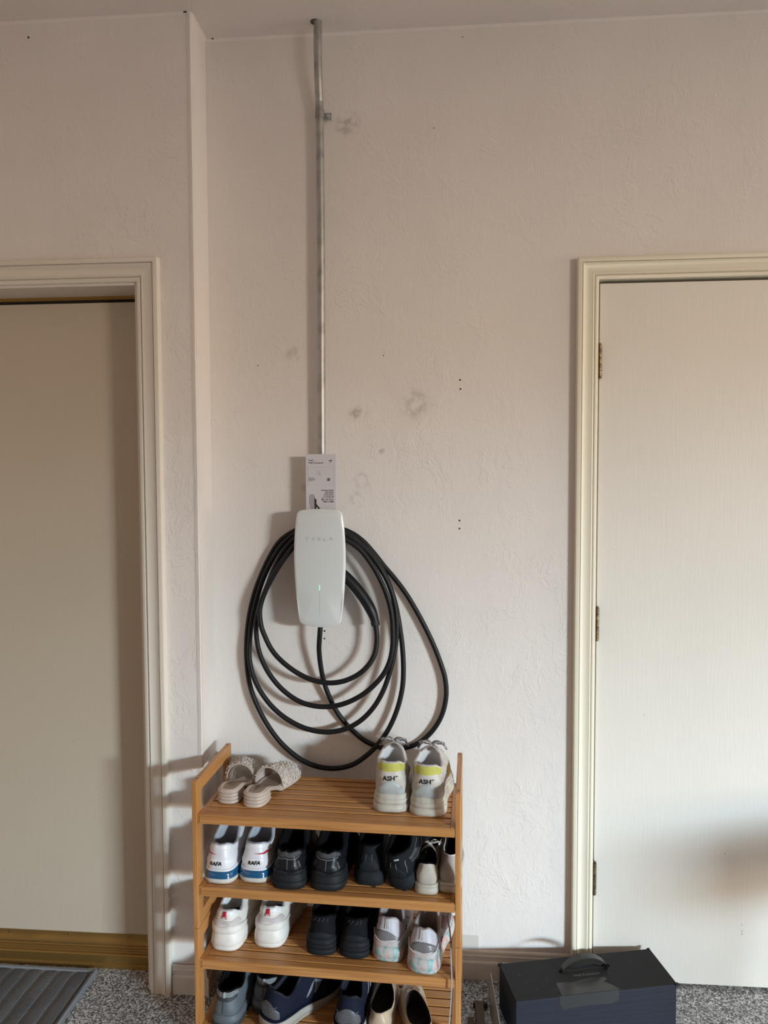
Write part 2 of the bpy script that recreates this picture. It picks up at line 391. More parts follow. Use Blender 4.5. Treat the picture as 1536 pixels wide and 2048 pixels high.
# ------------------------------------------------------------------ conduit
cd = empty('conduit', (-.354, -.030, 1.42), label='grey galvanized steel conduit running down the wall from ceiling to charger', cat='conduit')
def cw(px, py, y=-.03):
    q = on_wall(px, py, y)-cd.location; return q
pts = catmull([(.003, -.030, ZC-1.42+.004), (.002, -.028, 1.275), (.0015, -.020, 1.21), (.001, -.006, 1.15), (.0005, 0, 1.105), (.002, .0, .8), (0, 0, .4), (-.001, 0, -.05)], 60)
mb = MB(); mb.tube(pts, .0114, 20); mb.build('pipe', M_STEEL, cd, smooth=True)
mb = MB(); mb.cyl((-.0045, -.029, ZC-1.42-.0015), (0, 0, 1), .0138, .0012, 18); mb.build('ceiling_hole', M_BLACKHOLE if 0 else mat('pipe_collar', (.12, .10, .09), .7), cd, smooth=True)
cz = 2.527-1.42
mb = MB(); mb.tube([(.0015, 0, cz-.011), (.0015, 0, cz+.011)], .0132, 20)
mb.box((.010, .012, cz-.012), (.033, .0155, cz+.008), .0015); mb.box((.010, -.004, cz-.012), (.0135, .0155, cz+.008), .001)
st = mb.build('strap', M_STEEL, cd, smooth=True, angle=.5)
mb = MB(); mb.cyl((.025, .0125, cz-.002), (0, -1, 0), .0075, .004, 6); mb.cyl((.025, .009, cz-.002), (0, -1, 0), .004, .004, 12, .001); mb.build('screw', M_SCREW, st)

# ------------------------------------------------------------------ wall charger
CX, CZ0 = -.3512, 1.0725
ch = empty('wall_charger', (CX, 0, CZ0), label='white glossy electric car charger on the wall with lit green line', cat='charger')
HALF = [(0, 0), (.016, .0008), (.034, .0042), (.050, .0092), (.0565, .0128), (.0598, .0195), (.0620, .032), (.0668, .075), (.0715, .135), (.0735, .195), (.0725, .240), (.0695, .285), (.0650, .318), (.0605, .328), (.052, .3330), (.030, .3355), (0, .3365)]
right_half = catmull([(x, 0, z) for x, z in HALF], 60)
outline = right_half+[Vector((-v.x, 0, v.z)) for v in reversed(right_half[1:-1])]
cen = Vector((0, 0, .175))
def shr(k, y, dz=0): return [Vector((cen.x+(v.x-cen.x)*k, y, cen.z+(v.z-cen.z)*(1-(1-k)*.45)+dz)) for v in outline]
M_FACE = mat('white_glass_face', (.66, .69, .68), .16, coat=.6)
M_RIM = mat('silver_white_rim', (.80, .80, .79), .3)
M_BODY = mat('grey_charger_body', (.22, .225, .23), .5)
mb = MB(); mb.loft([shr(.80, -.001), shr(.84, -.02), shr(.86, -.055), shr(.93, -.078), shr(.975, -.088)], True, True); mb.build('housing', M_BODY, ch, smooth=True, angle=.6)
mb = MB(); mb.loft([shr(.970, -.086), shr(.993, -.0865), shr(1.0, -.090), shr(1.0, -.0965), shr(.994, -.0995), shr(.975, -.1008)], True, False); mb.build('rim', M_RIM, ch, smooth=True, angle=.6)
# face: gently domed, with the lower corners dished along two creases that start beside the light line
def face_y(x, z):
    y = -.1010-.0042*(1-(x/.074)**2)-.0016*(1-((z-.17)/.17)**2)
    cr = (abs(x)-.006)-(.115-z)*.42           # outside the crease, lower part
    if z < .115 and cr > 0: y += .13*cr*sst(.115, .05, z)
    return y
mb = MB(); rings = []
for k in [1-.975*i/22 for i in range(23)]:
    kk = .976*k; rings.append([Vector((x.x, face_y(x.x, x.z) if k < 1 else -.1008, x.z)) for x in [Vector((cen.x+(v.x-cen.x)*kk, 0, cen.z+(v.z-cen.z)*(1-(1-kk) if k < .999 else 1-(1-kk)*.45))) for v in outline]])
mb.loft(rings, False, True); fp = mb.build('face_plate', M_FACE, ch, smooth=True, angle=.9)
# light bar: lit green line over a fine unlit groove
mb = MB(); z0, z1 = .1065, .1225
mb.box((-.0006, face_y(0, .115)-.0006, z0), (.0006, face_y(0, .115)+.001, z1), .0002)
mb.build('status_light', mat('green_led', (.15, .8, .35), .4, emit=((.12, 1, .38), 1.6)), ch)
mb = MB(); mb.loft([[Vector((x, face_y(0, z)-.0003, z)) for x in (-.00035, .00035)] for z in [.036+.0705*i/12 for i in range(13)]], closed=False); mb.build('light_groove', mat('groove_grey', (.40, .42, .42), .4), ch)
# lettering, built as strokes: T E S L A
M_INK = mat('grey_print', (.22, .23, .24), .35)
def strokes(P, x0, z0, w_, h_, t):
    out = []
    for (a, b, c, d) in P: out.append((x0+a*w_, z0+b*h_, x0+c*w_, z0+d*h_))
    return out
GL = {'T': [(0, 1, 1, 1), (.5, .72, .5, 0)], 'E': [(0, 1, 1, 1), (0, .5, 1, .5), (0, 0, 1, 0)],
      'S': [(1, 1, 0, 1), (0, 1, 0, .5), (0, .5, 1, .5), (1, .5, 1, 0), (1, 0, 0, 0)], 'L': [(0, 1, 0, 0), (0, 0, 1, 0)],
      'A': [(0, 1, 1, 1), (0, .6, 1, .6), (0, .6, 0, 0), (1, .6, 1, 0)]}
zt = .2485
for i, chn in enumerate('TESLA'):
    mb = MB(); x0 = -.0375+i*.0168; t = .00042
    for (a, b, c, d) in strokes(GL[chn], x0, zt, .0072, .0070, t):
        x_, z_ = min(a, c)-t, min(b, d)-t; X_, Z_ = max(a, c)+t, max(b, d)+t; yy = face_y((x_+X_)/2, (z_+Z_)/2)
        mb.box((x_, yy-.0004, z_), (X_, yy+.0008, Z_))
    mb.build('letter', M_INK, ch)

# printed card tucked behind the top of the charger
def text_obj(s, size, name, m, parent, loc, align='LEFT', bold=0., shear=0., sx=1., rot=(PI/2, 0, 0), spacing=1.0):
    cu = bpy.data.curves.new('t', 'FONT'); cu.body = s; cu.size = size; cu.align_x = align; cu.offset = bold; cu.shear = shear; cu.space_character = spacing
    cu.resolution_u = 2; to = bpy.data.objects.new('t', cu); COL.objects.link(to)
    dg = bpy.context.evaluated_depsgraph_get(); me = bpy.data.meshes.new_from_object(to.evaluated_get(dg))
    bpy.data.objects.remove(to); bpy.data.curves.remove(cu)
    me.transform(Matrix.Diagonal((sx, 1, 1, 1)))
    me.materials.clear(); me.materials.append(m); me.name = name
    o = bpy.data.objects.new(name, me); COL.objects.link(o); o.parent = parent; o.location = loc; o.rotation_euler = rot
    return o
M_CARD = mat('white_card', (.62, .59, .61), .5); M_PR = mat('black_print', (.02, .02, .02), .6); M_PR2 = mat('grey_fine_print', (.22, .22, .22), .6)
bk = empty('instruction_card', (-.3965, -.058, 1.385), label='white printed instruction card tucked behind the top of the charger', cat='card')
mb = MB(); mb.box((0, 0, 0), (.0875, .0022, .1795), .0004); mb.build('card', M_CARD, bk)
def pz(py): return .1795-(py-250)*.0001112      # crop rows to card height
kx = .0875/785
def bt(s, px, py, size, al='LEFT', m=M_PR, sp=1.0): return text_obj(s, size, 'print', m, bk, ((px-265)*kx, -.0004, pz(py)), al, .00006, sp=1) if 0 else text_obj(s, size, 'print', m, bk, ((px-265)*kx, -.0004, pz(py)), al, .00008, 0, 1, (PI/2, 0, 0), sp)
bt('Tesla', 335, 425, .0066); bt('Wall Connector', 335, 492, .0066)
for k, s in enumerate(('Quickstart Guide', 'Guía Rápida', 'Guide Rapide', 'Kurzanleitung', 'クイックガイド', '빠른 시작 가이드', '快速入门指南')):
    bt(s, 990, 1195+k*49.5, .0052, 'RIGHT')
for k, s in enumerate(('Scan for setup', 'and install video', 'guide and support', 'information')): bt(s, 338, 868+k*24, .0028, m=M_PR2)
mb = MB(); fr = [(320, 585), (1000, 585), (1000, 1045), (320, 1045)]; 
def xy(px, py): return ((px-265)*kx, pz(py))
for i in range(4):
    (a, b), (c, d) = xy(*fr[i]), xy(*fr[(i+1) % 4]); t = .00018
    mb.box((min(a, c)-t, -.0004, min(b, d)-t), (max(a, c)+t, .0002, max(b, d)+t))
mb.build('print_frame', mat('frame_grey', (.40, .38, .39), .6), bk)
def poly_flat(pl, y, name, m, parent, th=.0003):
    mb = MB(); n = len(pl); mb.add([Vector((a, y, b)) for a, b in pl]+[Vector((a, y+th, b)) for a, b in pl], [tuple(range(n)), tuple(range(2*n-1, n-1, -1))]+[(i, (i+1) % n, n+(i+1) % n, n+i) for i in range(n)])
    return mb.build(name, m, parent)
# T shaped emblem
em = [(865, 415), (890, 405), (915, 402), (940, 405), (962, 415), (952, 428), (930, 420), (924, 432), (917, 485), (910, 432), (900, 420), (878, 430)]
poly_flat([xy(*p) for p in em], -.0004, 'emblem', M_PR, bk)
mb = MB(); a, b = xy(815, 870); c, d = xy(890, 938); mb.box((a, -.0004, d), (c, .0002, b), .0001); ic = mb.build('print_icon', M_PR, bk)
mb = MB(); a, b = xy(832, 880); c, d = xy(842, 925); mb.box((a, -.0006, d), (c, -.0004, b)); a, b = xy(852, 905); c, d = xy(868, 915); mb.box((a, -.0006, d), (c, -.0004, b)); mb.build('print_icon_mark', M_CARD, ic)
mb = MB()
lp = catmull([(*xy(555, 690), 0), (*xy(585, 672), 0), (*xy(615, 690), 0), (*xy(622, 740), 0), (*xy(600, 785), 0), (*xy(570, 775), 0), (*xy(556, 730), 0)], 24, True)
mb.tube([(p.x, -.0003, p.y) for p in lp+lp[:1]], .00022, 5); lp = catmull([(*xy(600, 720), 0), (*xy(635, 745), 0), (*xy(645, 780), 0), (*xy(660, 810), 0)], 10)
mb.tube([(p.x, -.0003, p.y) for p in lp], .0002, 5); mb.build('print_sketch', M_PR2, bk)
poly_flat([xy(*p) for p in [(350, 1330), (375, 1285), (470, 1278), (482, 1310), (490, 1660), (385, 1660), (352, 1520)]], -.0004, 'print_picture', mat('picture_grey', (.36, .35, .36), .6), bk)
poly_flat([xy(*p) for p in [(480, 1300), (500, 1400), (532, 1410), (540, 1440), (535, 1530), (640, 1660), (580, 1660), (545, 1590), (530, 1660), (488, 1660)]], -.0004, 'print_picture', M_PR, bk)

# ------------------------------------------------------------------ cable, one continuous run wound four times round the charger
def cp(x, y, d): return on_wall(460+x/3.2, 1000+y/3.2, d)
RUN = [  # crop position and distance in front of the wall
 (580, 790, -.066), (576, 840, -.066), (572, 900, -.062), (570, 960, -.055), (580, 1060, -.045), (600, 1160, -.034), (630, 1245, -.026), (672, 1335, -.018), (725, 1412, -.013), (790, 1480, -.0105), (868, 1543, -.010), (960, 1582, -.010),
 (1050, 1592, -.011), (1130, 1583, -.012), (1205, 1556, -.013), (1275, 1500, -.014), (1332, 1425, -.015), (1368, 1340, -.016), (1384, 1240, -.017), (1376, 1140, -.018), (1350, 1050, -.018), (1308, 940, -.018), (1258, 832, -.018), (1200, 722, -.018), (1130, 605, -.018), (1060, 510, -.018), (990, 428, -.018), (925, 345, -.018), (850, 262, -.020), (770, 207, -.022), (680, 178, -.025), (570, 166, -.028), (470, 177, -.028),
 (400, 205, -.026), (320, 262, -.024), (255, 360, -.022), (200, 478, -.020), (155, 600, -.019), (122, 745, -.018), (106, 900, -.018), (107, 1030, -.020), (124, 1170, -.022), (165, 1295, -.026), (228, 1420, -.030), (318, 1545, -.034), (430, 1645, -.036), (540, 1700, -.036), (660, 1718, -.036), (775, 1697, -.036), (868, 1640, -.036), (950, 1560, -.034), (1018, 1460, -.032), (1070, 1340, -.030), (1102, 1210, -.029), (1110, 1090, -.028), (1104, 950, -.028), (1086, 810, -.030), (1062, 680, -.032), (1026, 560, -.033), (978, 452, -.034), (915, 360, -.035), (845, 288, -.036), (768, 225, -.038), (680, 188, -.042), (570, 176, -.044), (470, 192, -.044),
 (402, 226, -.042), (330, 290, -.040), (268, 385, -.038), (218, 490, -.036), (178, 610, -.035), (146, 740, -.034), (128, 880, -.035), (124, 1010, -.038), (150, 1130, -.042), (200, 1232, -.046), (272, 1325, -.048), (365, 1402, -.050), (485, 1462, -.050), (615, 1485, -.050), (735, 1466, -.050), (838, 1410, -.049), (920, 1325, -.047), (980, 1222, -.046), (1020, 1110, -.046), (1048, 1000, -.046), (1064, 890, -.046), (1066, 770, -.047), (1052, 655, -.048), (1018, 545, -.049), (965, 442, -.050), (900, 352, -.051), (825, 280, -.053), (750, 228, -.056), (670, 200, -.058), (570, 188, -.060), (480, 208, -.060),
 (410, 252, -.058), (345, 325, -.055), (290, 425, -.053), (242, 540, -.052), (196, 660, -.052), (168, 790, -.054), (176, 925, -.057), (212, 1040, -.060), (272, 1142, -.063), (350, 1226, -.064), (442, 1288, -.065), (540, 1318, -.065), (640, 1322, -.065), (740, 1300, -.065), (838, 1252, -.064), (922, 1185, -.063), (985, 1110, -.061), (1022, 1030, -.060), (1040, 940, -.060), (1042, 840, -.061), (1034, 730, -.063), (1008, 620, -.065), (962, 510, -.066), (905, 410, -.067), (835, 320, -.069), (755, 262, -.073), (670, 225, -.075), (570, 212, -.076), (490, 235, -.076),
 (420, 285, -.075), (350, 370, -.073), (285, 470, -.071), (228, 580, -.070), (192, 690, -.070), (196, 790, -.071), (220, 865, -.073), (268, 960, -.075), (335, 1035, -.077), (425, 1103, -.078), (520, 1149, -.079), (620, 1170, -.079), (720, 1161, -.078), (815, 1120, -.075), (885, 1058, -.072), (926, 985, -.068), (940, 900, -.064), (936, 830, -.061), (928, 790, -.060)]
cb = empty('charging_cable', (CX, -.05, CZ0), label='black charging cable coiled in loops below and around the wall charger', cat='cable')
cpts = [cp(*r)-cb.location for r in RUN]
cpts = catmull(cpts, 700)
mb = MB(); mb.tube(cpts, .0074, 12); mb.build('cable', mat('black_rubber', (.007, .007, .008), .5, spec=.3, bump=(300, .1, .0003)), cb, smooth=True)
hp = [cp(932, 808, -.060), cp(926, 770, -.059), cp(905, 710, -.058), cp(865, 640, -.056), cp(810, 565, -.055), cp(750, 500, -.054), cp(700, 455, -.053)]
hpts = catmull([p-cb.location for p in hp], 40)
rad = lambda t: .0078+.0052*sst(0, .03, t)+.0050*sst(.10, .42, t)-.0005*sst(.6, 1, t) if t > .0 else .0075
mb = MB(); mb.tube(hpts, rad, 20, True, .9); mb.build('plug_handle', mat('black_plug_plastic', (.008, .009, .011), .42, spec=.35), cb, smooth=True)
mb = MB(); mb.tube(hpts[2:7], lambda t: .0138+.0006*math.sin(t*3), 20, True, .9); mb.build('strain_relief', mat('black_rubber_grip', (.011, .011, .012), .6), cb, smooth=True)
# white paper tag wrapped round the cable where it passes the sneakers
tg = MB(); q = cp(1030, 1590, -.011)
tg.tube([q+Vector((-.0075, 0, .001)), q+Vector((.0075, 0, -.001))], .0079, 14); tgo = tg.build('cable_tag', mat('clear_white_tag', (.55, .54, .53), .3), None, smooth=True)
tgo.name = 'cable_tag'; tgo.parent = cb; 
for v in tgo.data.vertices: v.co -= cb.location

# ------------------------------------------------------------------ shoe racks
RA, RO, RW, RD = -.0395, Vector((-.6502, -.3363, 0)), .692, .276
def rack_world(lx, ly, z): return Vector((RO.x+lx*math.cos(RA)-ly*math.sin(RA), RO.y+lx*math.sin(RA)+ly*math.cos(RA), z))
M_RSCREW = mat('dark_screw_head', (.10, .07, .05), .4, .7)
def rack(z0, z1, shelves, label, low_rail):
    r = empty('shoe_rack', RO, RA, label, 'shoe rack', 'stacked bamboo shoe racks')
    for x0, x1 in ((0, .014), (RW-.014, RW)):
        f = MB(); f.box((x0, 0, z0), (x1, .035, z1-.0005), .0022); p = f.build('post', M_BZ, r)
        f = MB(); f.box((x0, RD-.035, z0), (x1, RD, z1-.0005), .0022); f.build('post', M_BZ, r)
        f = MB(); f.box((x0+.0004, .034, z1-.036), (x1-.0004, RD-.034, z1-.0008), .0015); f.build('side_rail', M_BY, r)
        f = MB(); f.box((x0+.0004, .034, z0+low_rail), (x1-.0004, RD-.034, z0+low_rail+.034), .0015); f.build('side_rail', M_BY, r)
        for ly in (.020, RD-.018):
            s = MB(); s.cyl(((x0+x1)/2, ly, z1-.0012), (0, 0, 1), .0032, .0010, 12); s.build('screw', M_RSCREW, r)
    for zs in shelves:
        sh = MB()
        sh.box((.0142, .003, zs-.022), (.0262, RD-.004, zs), .0015); a = sh.build('shelf_rail', M_BY, r)
        sh = MB(); sh.box((RW-.0262, .003, zs-.022), (RW-.0142, RD-.004, zs), .0015); sh.build('shelf_rail', M_BY, r)
        sh = MB(); sh.box((.0200, .001, zs-.024), (RW-.0150, .0030, zs-.0015), .0008); sh.box((.0264, .0022, zs-.022), (RW-.0264, .022, zs-.0004), .0015); sh.build('front_beam', M_BX, r)
        sh = MB(); sh.box((.0264, RD-.024, zs-.022), (RW-.0264, RD-.005, zs-.0004), .0015); sh.build('back_beam', M_BX, r)
        n = 7; y0 = .0255; pitch = (RD-.026-y0)/n
        for k in range(n):
            s = MB(); s.box((.0264, y0+pitch*k, zs-.0115), (RW-.0264, y0+pitch*k+pitch-.0068, zs-.0006), .0018); s.build('slat', M_BX, r)
    return r
rack(.326, .718, (.630, .438), 'bamboo slatted shoe rack, the upper unit, slides and trainers on top', .002)
rack(.0, .3255, (.243, .060), 'bamboo slatted shoe rack, the lower unit standing on the floor', .004)

# ------------------------------------------------------------------ shoes
FOOT = [(0, 0), (.26, .012), (.43, .055), (.50, .13), (.50, .23), (.45, .37), (.46, .50), (.50, .64), (.49, .76), (.40, .88), (.22, .965), (.0, 1.0)]
def foot_curve(n, L, hw, bw, bend):
    P = FOOT+[(-x, y) for x, y in reversed(FOOT[1:-1])]
    C = catmull([(x, y, 0) for x, y in P], n*4, True)
    # arc-length resample
    d = [0]
    S = [Vector((c.x, c.y*2.6, 0)) for c in C]
    for i in range(len(C)): d.append(d[-1]+(S[(i+1) % len(C)]-S[i]).length)
    out = []; j = 0
    for i in range(n):
        t = d[-1]*i/n
        while d[j+1] < t: j += 1
        f = (t-d[j])/(d[j+1]-d[j]); q = C[j].lerp(C[(j+1) % len(C)], f)
        wd = lerp(hw, bw, sst(.15, .62, q.y))
        out.append(Vector((q.x*wd+bend*(max(0, q.y-.3)**2)*L*.35, q.y*L, 0)))
    return out
class Shoe:
    def __init__(s, name, label, group, lx, ly, z, head=0., L=.28, hw=.078, bw=.098, Hh=.10, Hs=.062, Hf=.115, soleh=.032, solet=.024, flare=.004, toeH=.036, open_b=.22, open_a=.34, yc=.27,
                 bend=0., roll=0., pitch=0., upper=None, lining=None, insole=None, layers=(), cat='shoe', spring=.010, pad=.0065, world=None, up_bulge=.003, rough=1.0, wob=0.0016, seed=0, u0=64, vamp=.35):
        s.p = dict(L=L, hw=hw, bw=bw, Hh=Hh, Hs=Hs, Hf=Hf, soleh=soleh, solet=solet, flare=flare, toeH=toeH, yc=yc, spring=spring, bulge=up_bulge, vamp=vamp)
        loc = rack_world(lx, ly, z)
        s.e = empty(name, loc, 0, label, cat, group, rot=(pitch, roll, RA-head))
        s.e.rotation_mode = 'XYZ'
        N = u0; s.N = N
        fin = max(.62, 1-2*.003/hw)
        s.foot = foot_curve(N, L, hw, bw, bend)
        b = open_b*L; a = open_a*hw; cyy = yc*L
        s.top = []
        fb = [foot_curve(N, L, hw, bw, bend)[i] for i in range(N)]
        s.rng = random.Random(seed*17+3); sd = seed*5.1
        for i in range(N):
            th = 2*PI*i/N; q = (1-math.cos(th))/2
            yy = cyy-b*math.cos(th); 
            if q < .5: aa = a*1.0
            else: aa = a*lerp(1, .80, (q-.5)*2)
            z_ = lerp(Hh, Hs, sst(0.02, .34, q)) if q < .34 else lerp(Hs, Hf, sst(.34, 1, q))
            x = aa*math.copysign(abs(math.sin(th))**.85, math.sin(th))+bend*(max(0, yy/L-.3)**2)*L*.35
            s.top.append(Vector((x+wob*mnoise.noise(Vector((i*.3, sd, 0))), yy, z_+wob*1.5*mnoise.noise(Vector((i*.25, sd, 9))))))
        s.sd = sd; s.wob = wob
        # upper
        V = 16; s.V = V
        rings = [[s.S(i/N, v/V) for i in range(N)] for v in range(V+1)]
        mb = MB(); mb.loft(rings); 
        s.upper = mb.build('upper', upper, s.e, smooth=True, angle=1.4)
        s.bvh = BVHTree.FromPolygons([Vector(v) for v in mb.v], mb.f)
        # lining with padded collar
        mb = MB(); R = []
        for (ins, dz) in ((0, -.001), (-.0006, .0012), (.10*pad/.0065*.0065*6, .0030), (pad*.95, .0016), (pad*1.15, -.003)):
            R.append([s.inward(t, ins if abs(ins) < .02 else .0025)+Vector((0, 0, dz)) for t in s.top])
        zi = lambda y: lerp(soleh, solet, sst(.2, .8, y/L))+.006
        for k in (.35, .75, 1.0):
            R.append([s.inward(t, pad*1.15-.004*k).lerp(Vector((s.inward(t, pad*.4).x, s.inward(t, pad*.4).y, zi(t.y))), k) for t in s.top])
        mb.loft(R, False, False); s.lining = mb.build('lining', lining, s.e, smooth=True, angle=1.4)
        mb = MB(); ring = [s.inward(t, pad*.3) for t in s.top]; mb.loft([[Vector((q.x, q.y, zi(q.y)+.001)) for q in ring], [Vector((q.x*.5, lerp(cyy, q.y, .5), zi(q.y)+.0022)) for q in ring]], False, True)
        mb.build('insole', insole or lining, s.e, smooth=True)
        # sole layers: (name, f0, f1, off0, off1, material); f are fractions of the sole height
        for (nm, f0, f1, o0, o1, m) in layers:
            mb = MB(); mb.loft([s.sole_ring(f0, o0-.0022), s.sole_ring(f0+.06*(f1-f0), o0), s.sole_ring((f0+f1)/2, (o0+o1)/2+.0012), s.sole_ring(f1-.06*(f1-f0), o1), s.sole_ring(f1, o1-.0022)], True, True)
            mb.build(nm, m, s.e, smooth=True, angle=1.1)
    def sh(s, y):
        p = s.p; return lerp(p['soleh'], p['solet'], sst(.15, .75, y/p['L']))
    def lift(s, y):
        p = s.p; t = max(0, y/p['L']-.72)/.28; h = max(0, .06-y/p['L'])/.06
        return p['spring']*t*t+.0025*h*h
    def sole_ring(s, f, off):
        out = []; n = s.N
        for i, q in enumerate(s.foot):
            t = (s.foot[(i+1) % n]-s.foot[i-1]); nn = Vector((t.y, -t.x, 0)).normalized()
            c = q+nn*(off)
            out.append(Vector((c.x, c.y, s.sh(q.y)*f+s.lift(q.y)*(1-f*.3))))
        return out
    def inward(s, t, d):
        c = Vector((t.x*0+(s.top[0].x+s.top[s.N//2].x)/2*0+s.cx(t.y), s.p['yc']*s.p['L'], 0)); v = Vector((c.x-t.x, c.y-t.y, 0)); v.normalize(); return Vector((t.x, t.y, t.z))+v*d
    def cx(s, y): return 0
    def S(s, u, v):
        N = s.N; fu = (u % 1)*N; i = int(fu) % N; f = fu-int(fu); j = (i+1) % N
        q = s.foot[i].lerp(s.foot[j], f); t = s.top[i].lerp(s.top[j], f); p = s.p
        c = Vector((0, q.y, 0)); nx = (s.foot[j]-s.foot[i]); nn = Vector((nx.y, -nx.x, 0)).normalized()
        P0 = q-nn*.0035; P0.z = s.sh(q.y)*.93+s.lift(q.y)
        H = t.z-P0.z; w_ = sst(.40, .80, q.y/p['L'])
        hl = lerp(.42*H, p['toeH'], w_)
        P1 = P0+nn*lerp(p['bulge']+.002, .002, w_)+Vector((0, 0, hl))
        d = (P0-t); d.z = 0
        P2 = t+Vector((nn.x*.003, nn.y*.003, -.35*H))*(1-w_)+(d*.45+Vector((0, 0, -p['vamp']*H*.8)))*w_
        a = (1-v)**3; b = 3*v*(1-v)**2; cc = 3*v*v*(1-v); e = v**3
        r = P0*a+P1*b+P2*cc+t*e
        k = s.wob*4*v*(1-v); r += nn*k*mnoise.noise(Vector((r.x*38, r.y*38, r.z*50+s.sd)))*1.5
        return r
    def patch(s, name, m, us, vf0, vf1, off=.0009, nu=28, nv=6, parent=None):
        """raised panel following the upper; us=(u0,u1); vf0/vf1 functions of 0..1 giving lower/upper v"""
        mb = MB(); rings = []
        for k in range(nu+1):
            t = k/nu; u = lerp(us[0], us[1], t); a, b = vf0(t), vf1(t); row = []
            for e in range(nv+1):
                v = lerp(a, b, e/nv); p = s.S(u, v); du = s.S(u+.004, v)-s.S(u-.004, v); dv = s.S(u, min(1, v+.02))-s.S(u, max(0, v-.02)); n = du.cross(dv).normalized()
                edge = 0 if (e in (0, nv) or k in (0, nu)) else 1
                row.append(p+n*(off*(.15+.85*edge)))
            rings.append(row)
        mb.loft(rings, closed=False); return mb.build(name, m, parent or s.e, smooth=True, angle=1.5)
    def tube_on(s, name, m, path, r, off=.0008, parent=None, n=24, flat=1.0):
        P = catmull([(u, v, 0) for u, v in path], n); pts = []
        for q in P:
            p = s.S(q.x, q.y); du = s.S(q.x+.004, q.y)-s.S(q.x-.004, q.y); dv = s.S(q.x, min(1, q.y+.02))-s.S(q.x, max(0, q.y-.02)); nn = du.cross(dv).normalized(); pts.append(p+nn*off)
        mb = MB(); mb.tube(pts, r, 6, True, flat); return mb.build(name, m, parent or s.e, smooth=True)
    def decal_text(s, body, size, m, z, x=0., bold=.0003, shear=0., sx=1., name='heel_print'):
        o = text_obj(body, size, name, m, s.e, (0, 0, 0), 'CENTER', bold, shear, sx, (0, 0, 0))
        bm = bmesh.new(); bm.from_mesh(o.data); bmesh.ops.triangulate(bm, faces=bm.faces[:]); bmesh.ops.subdivide_edges(bm, edges=[e for e in bm.edges if e.calc_length() > size*.25], cuts=2)
        for v in bm.verts:
            h = s.bvh.ray_cast(Vector((x+v.co.x, -.3, z+v.co.y)), Vector((0, 1, 0)))
            v.co = (h[0]+Vector((0, -.0028, 0))) if h[0] else Vector((x+v.co.x, 0, z+v.co.y))
        bm.to_mesh(o.data); bm.free(); return o
    def tongue(s, m, wid=.026, up=.03, back=.012):
        t = s.top[s.N//2]; p = s.p; mb = MB(); rings = []
        for k in range(7):
            f = k/6; row = []
            for e in range(-4, 5):
                x = e/4*wid*(1-.12*f); row.append(Vector((x, t.y-.012+.030*(1-f)-back*f+.0-abs(e/4)**2*.008, t.z-.016+(up+.016)*f-(abs(e/4)**2.2)*.012)))
            rings.append(row)
        back_ = [[q+Vector((0, .005, .0015)) for q in r] for r in rings]
        mb.loft(rings, closed=False); mb.loft(back_, closed=False); mb.loft([rings[-1], back_[-1]], closed=False)
        mb.loft([[r[0] for r in rings], [r[0] for r in back_]], closed=False); mb.loft([[r[-1] for r in rings], [r[-1] for r in back_]], closed=False)
        return mb.build('tongue', m, s.e, smooth=True, angle=1.2)
    def laces(s, m, n=4, bow=False, spread=.055, r=.0019, z=0.):
        mb = MB()
        for k in range(n):
            v = .97-.17*k; a = s.S(.5-spread, v); b = s.S(.5+spread, max(.1, v-.10)); a2 = s.S(.5+spread, v); b2 = s.S(.5-spread, max(.1, v-.10))
            for P, Q in ((a, b), (a2, b2)):
                mid = (P+Q)/2+Vector((0, 0, .006)); mb.tube(catmull([P+Vector((0, 0, .001)), mid, Q+Vector((0, 0, .001))], 8), r, 6, True, 1.0)
        if bow:
            c = (s.S(.5-spread, .97)+s.S(.5+spread, .97))/2+Vector((0, 0, .009))
            for sx_ in (-1, 1):
                mb.tube(catmull([c, c+Vector((sx_*.020, -.006, .008)), c+Vector((sx_*.034, .004, .001)), c+Vector((sx_*.020, .010, -.002)), c], 18), r, 6)
                mb.tube(catmull([c, c+Vector((sx_*.012, .012, .004)), c+Vector((sx_*.030, .022, -.008)), c+Vector((sx_*.040, .020, -.022))], 14), r, 6)
            mb.cyl(c+Vector((0, 0, -.003)), (0, 0, 1), .004, .006, 8, .001)
        return mb.build('laces', m, s.e, smooth=True)

F = lambda c: (lambda t: c)
def hump(a, b, p=1.): return lambda t: a+(b-a)*math.sin(PI*t)**p
# ---- cloth/leather materials
def leather(n, c, r=.5, b=.25, sc_=90, var=None): return mat(n, c, r, bump=(sc_, b, .0012), var=var, spec=.2 if max(c) < .05 else None)
BLK_IN = mat('black_shoe_lining', (.006, .006, .007), .95, spec=.05)
WHITE = leather('white_leather', (.72, .71, .72), .42)
WHITE2 = leather('worn_white_leather', (.74, .70, .64), .5, var=((.60, .54, .46), 30, 4, .5, .75))
FOAM = mat('white_foam_sole', (.78, .74, .69), .5, bump=(40, .3, .002), var=((.62, .56, .49), 20, 5, .5, .75))
GREYIN = mat('grey_mesh_lining', (.20, .21, .23), .85, bump=(400, .4, .0006))

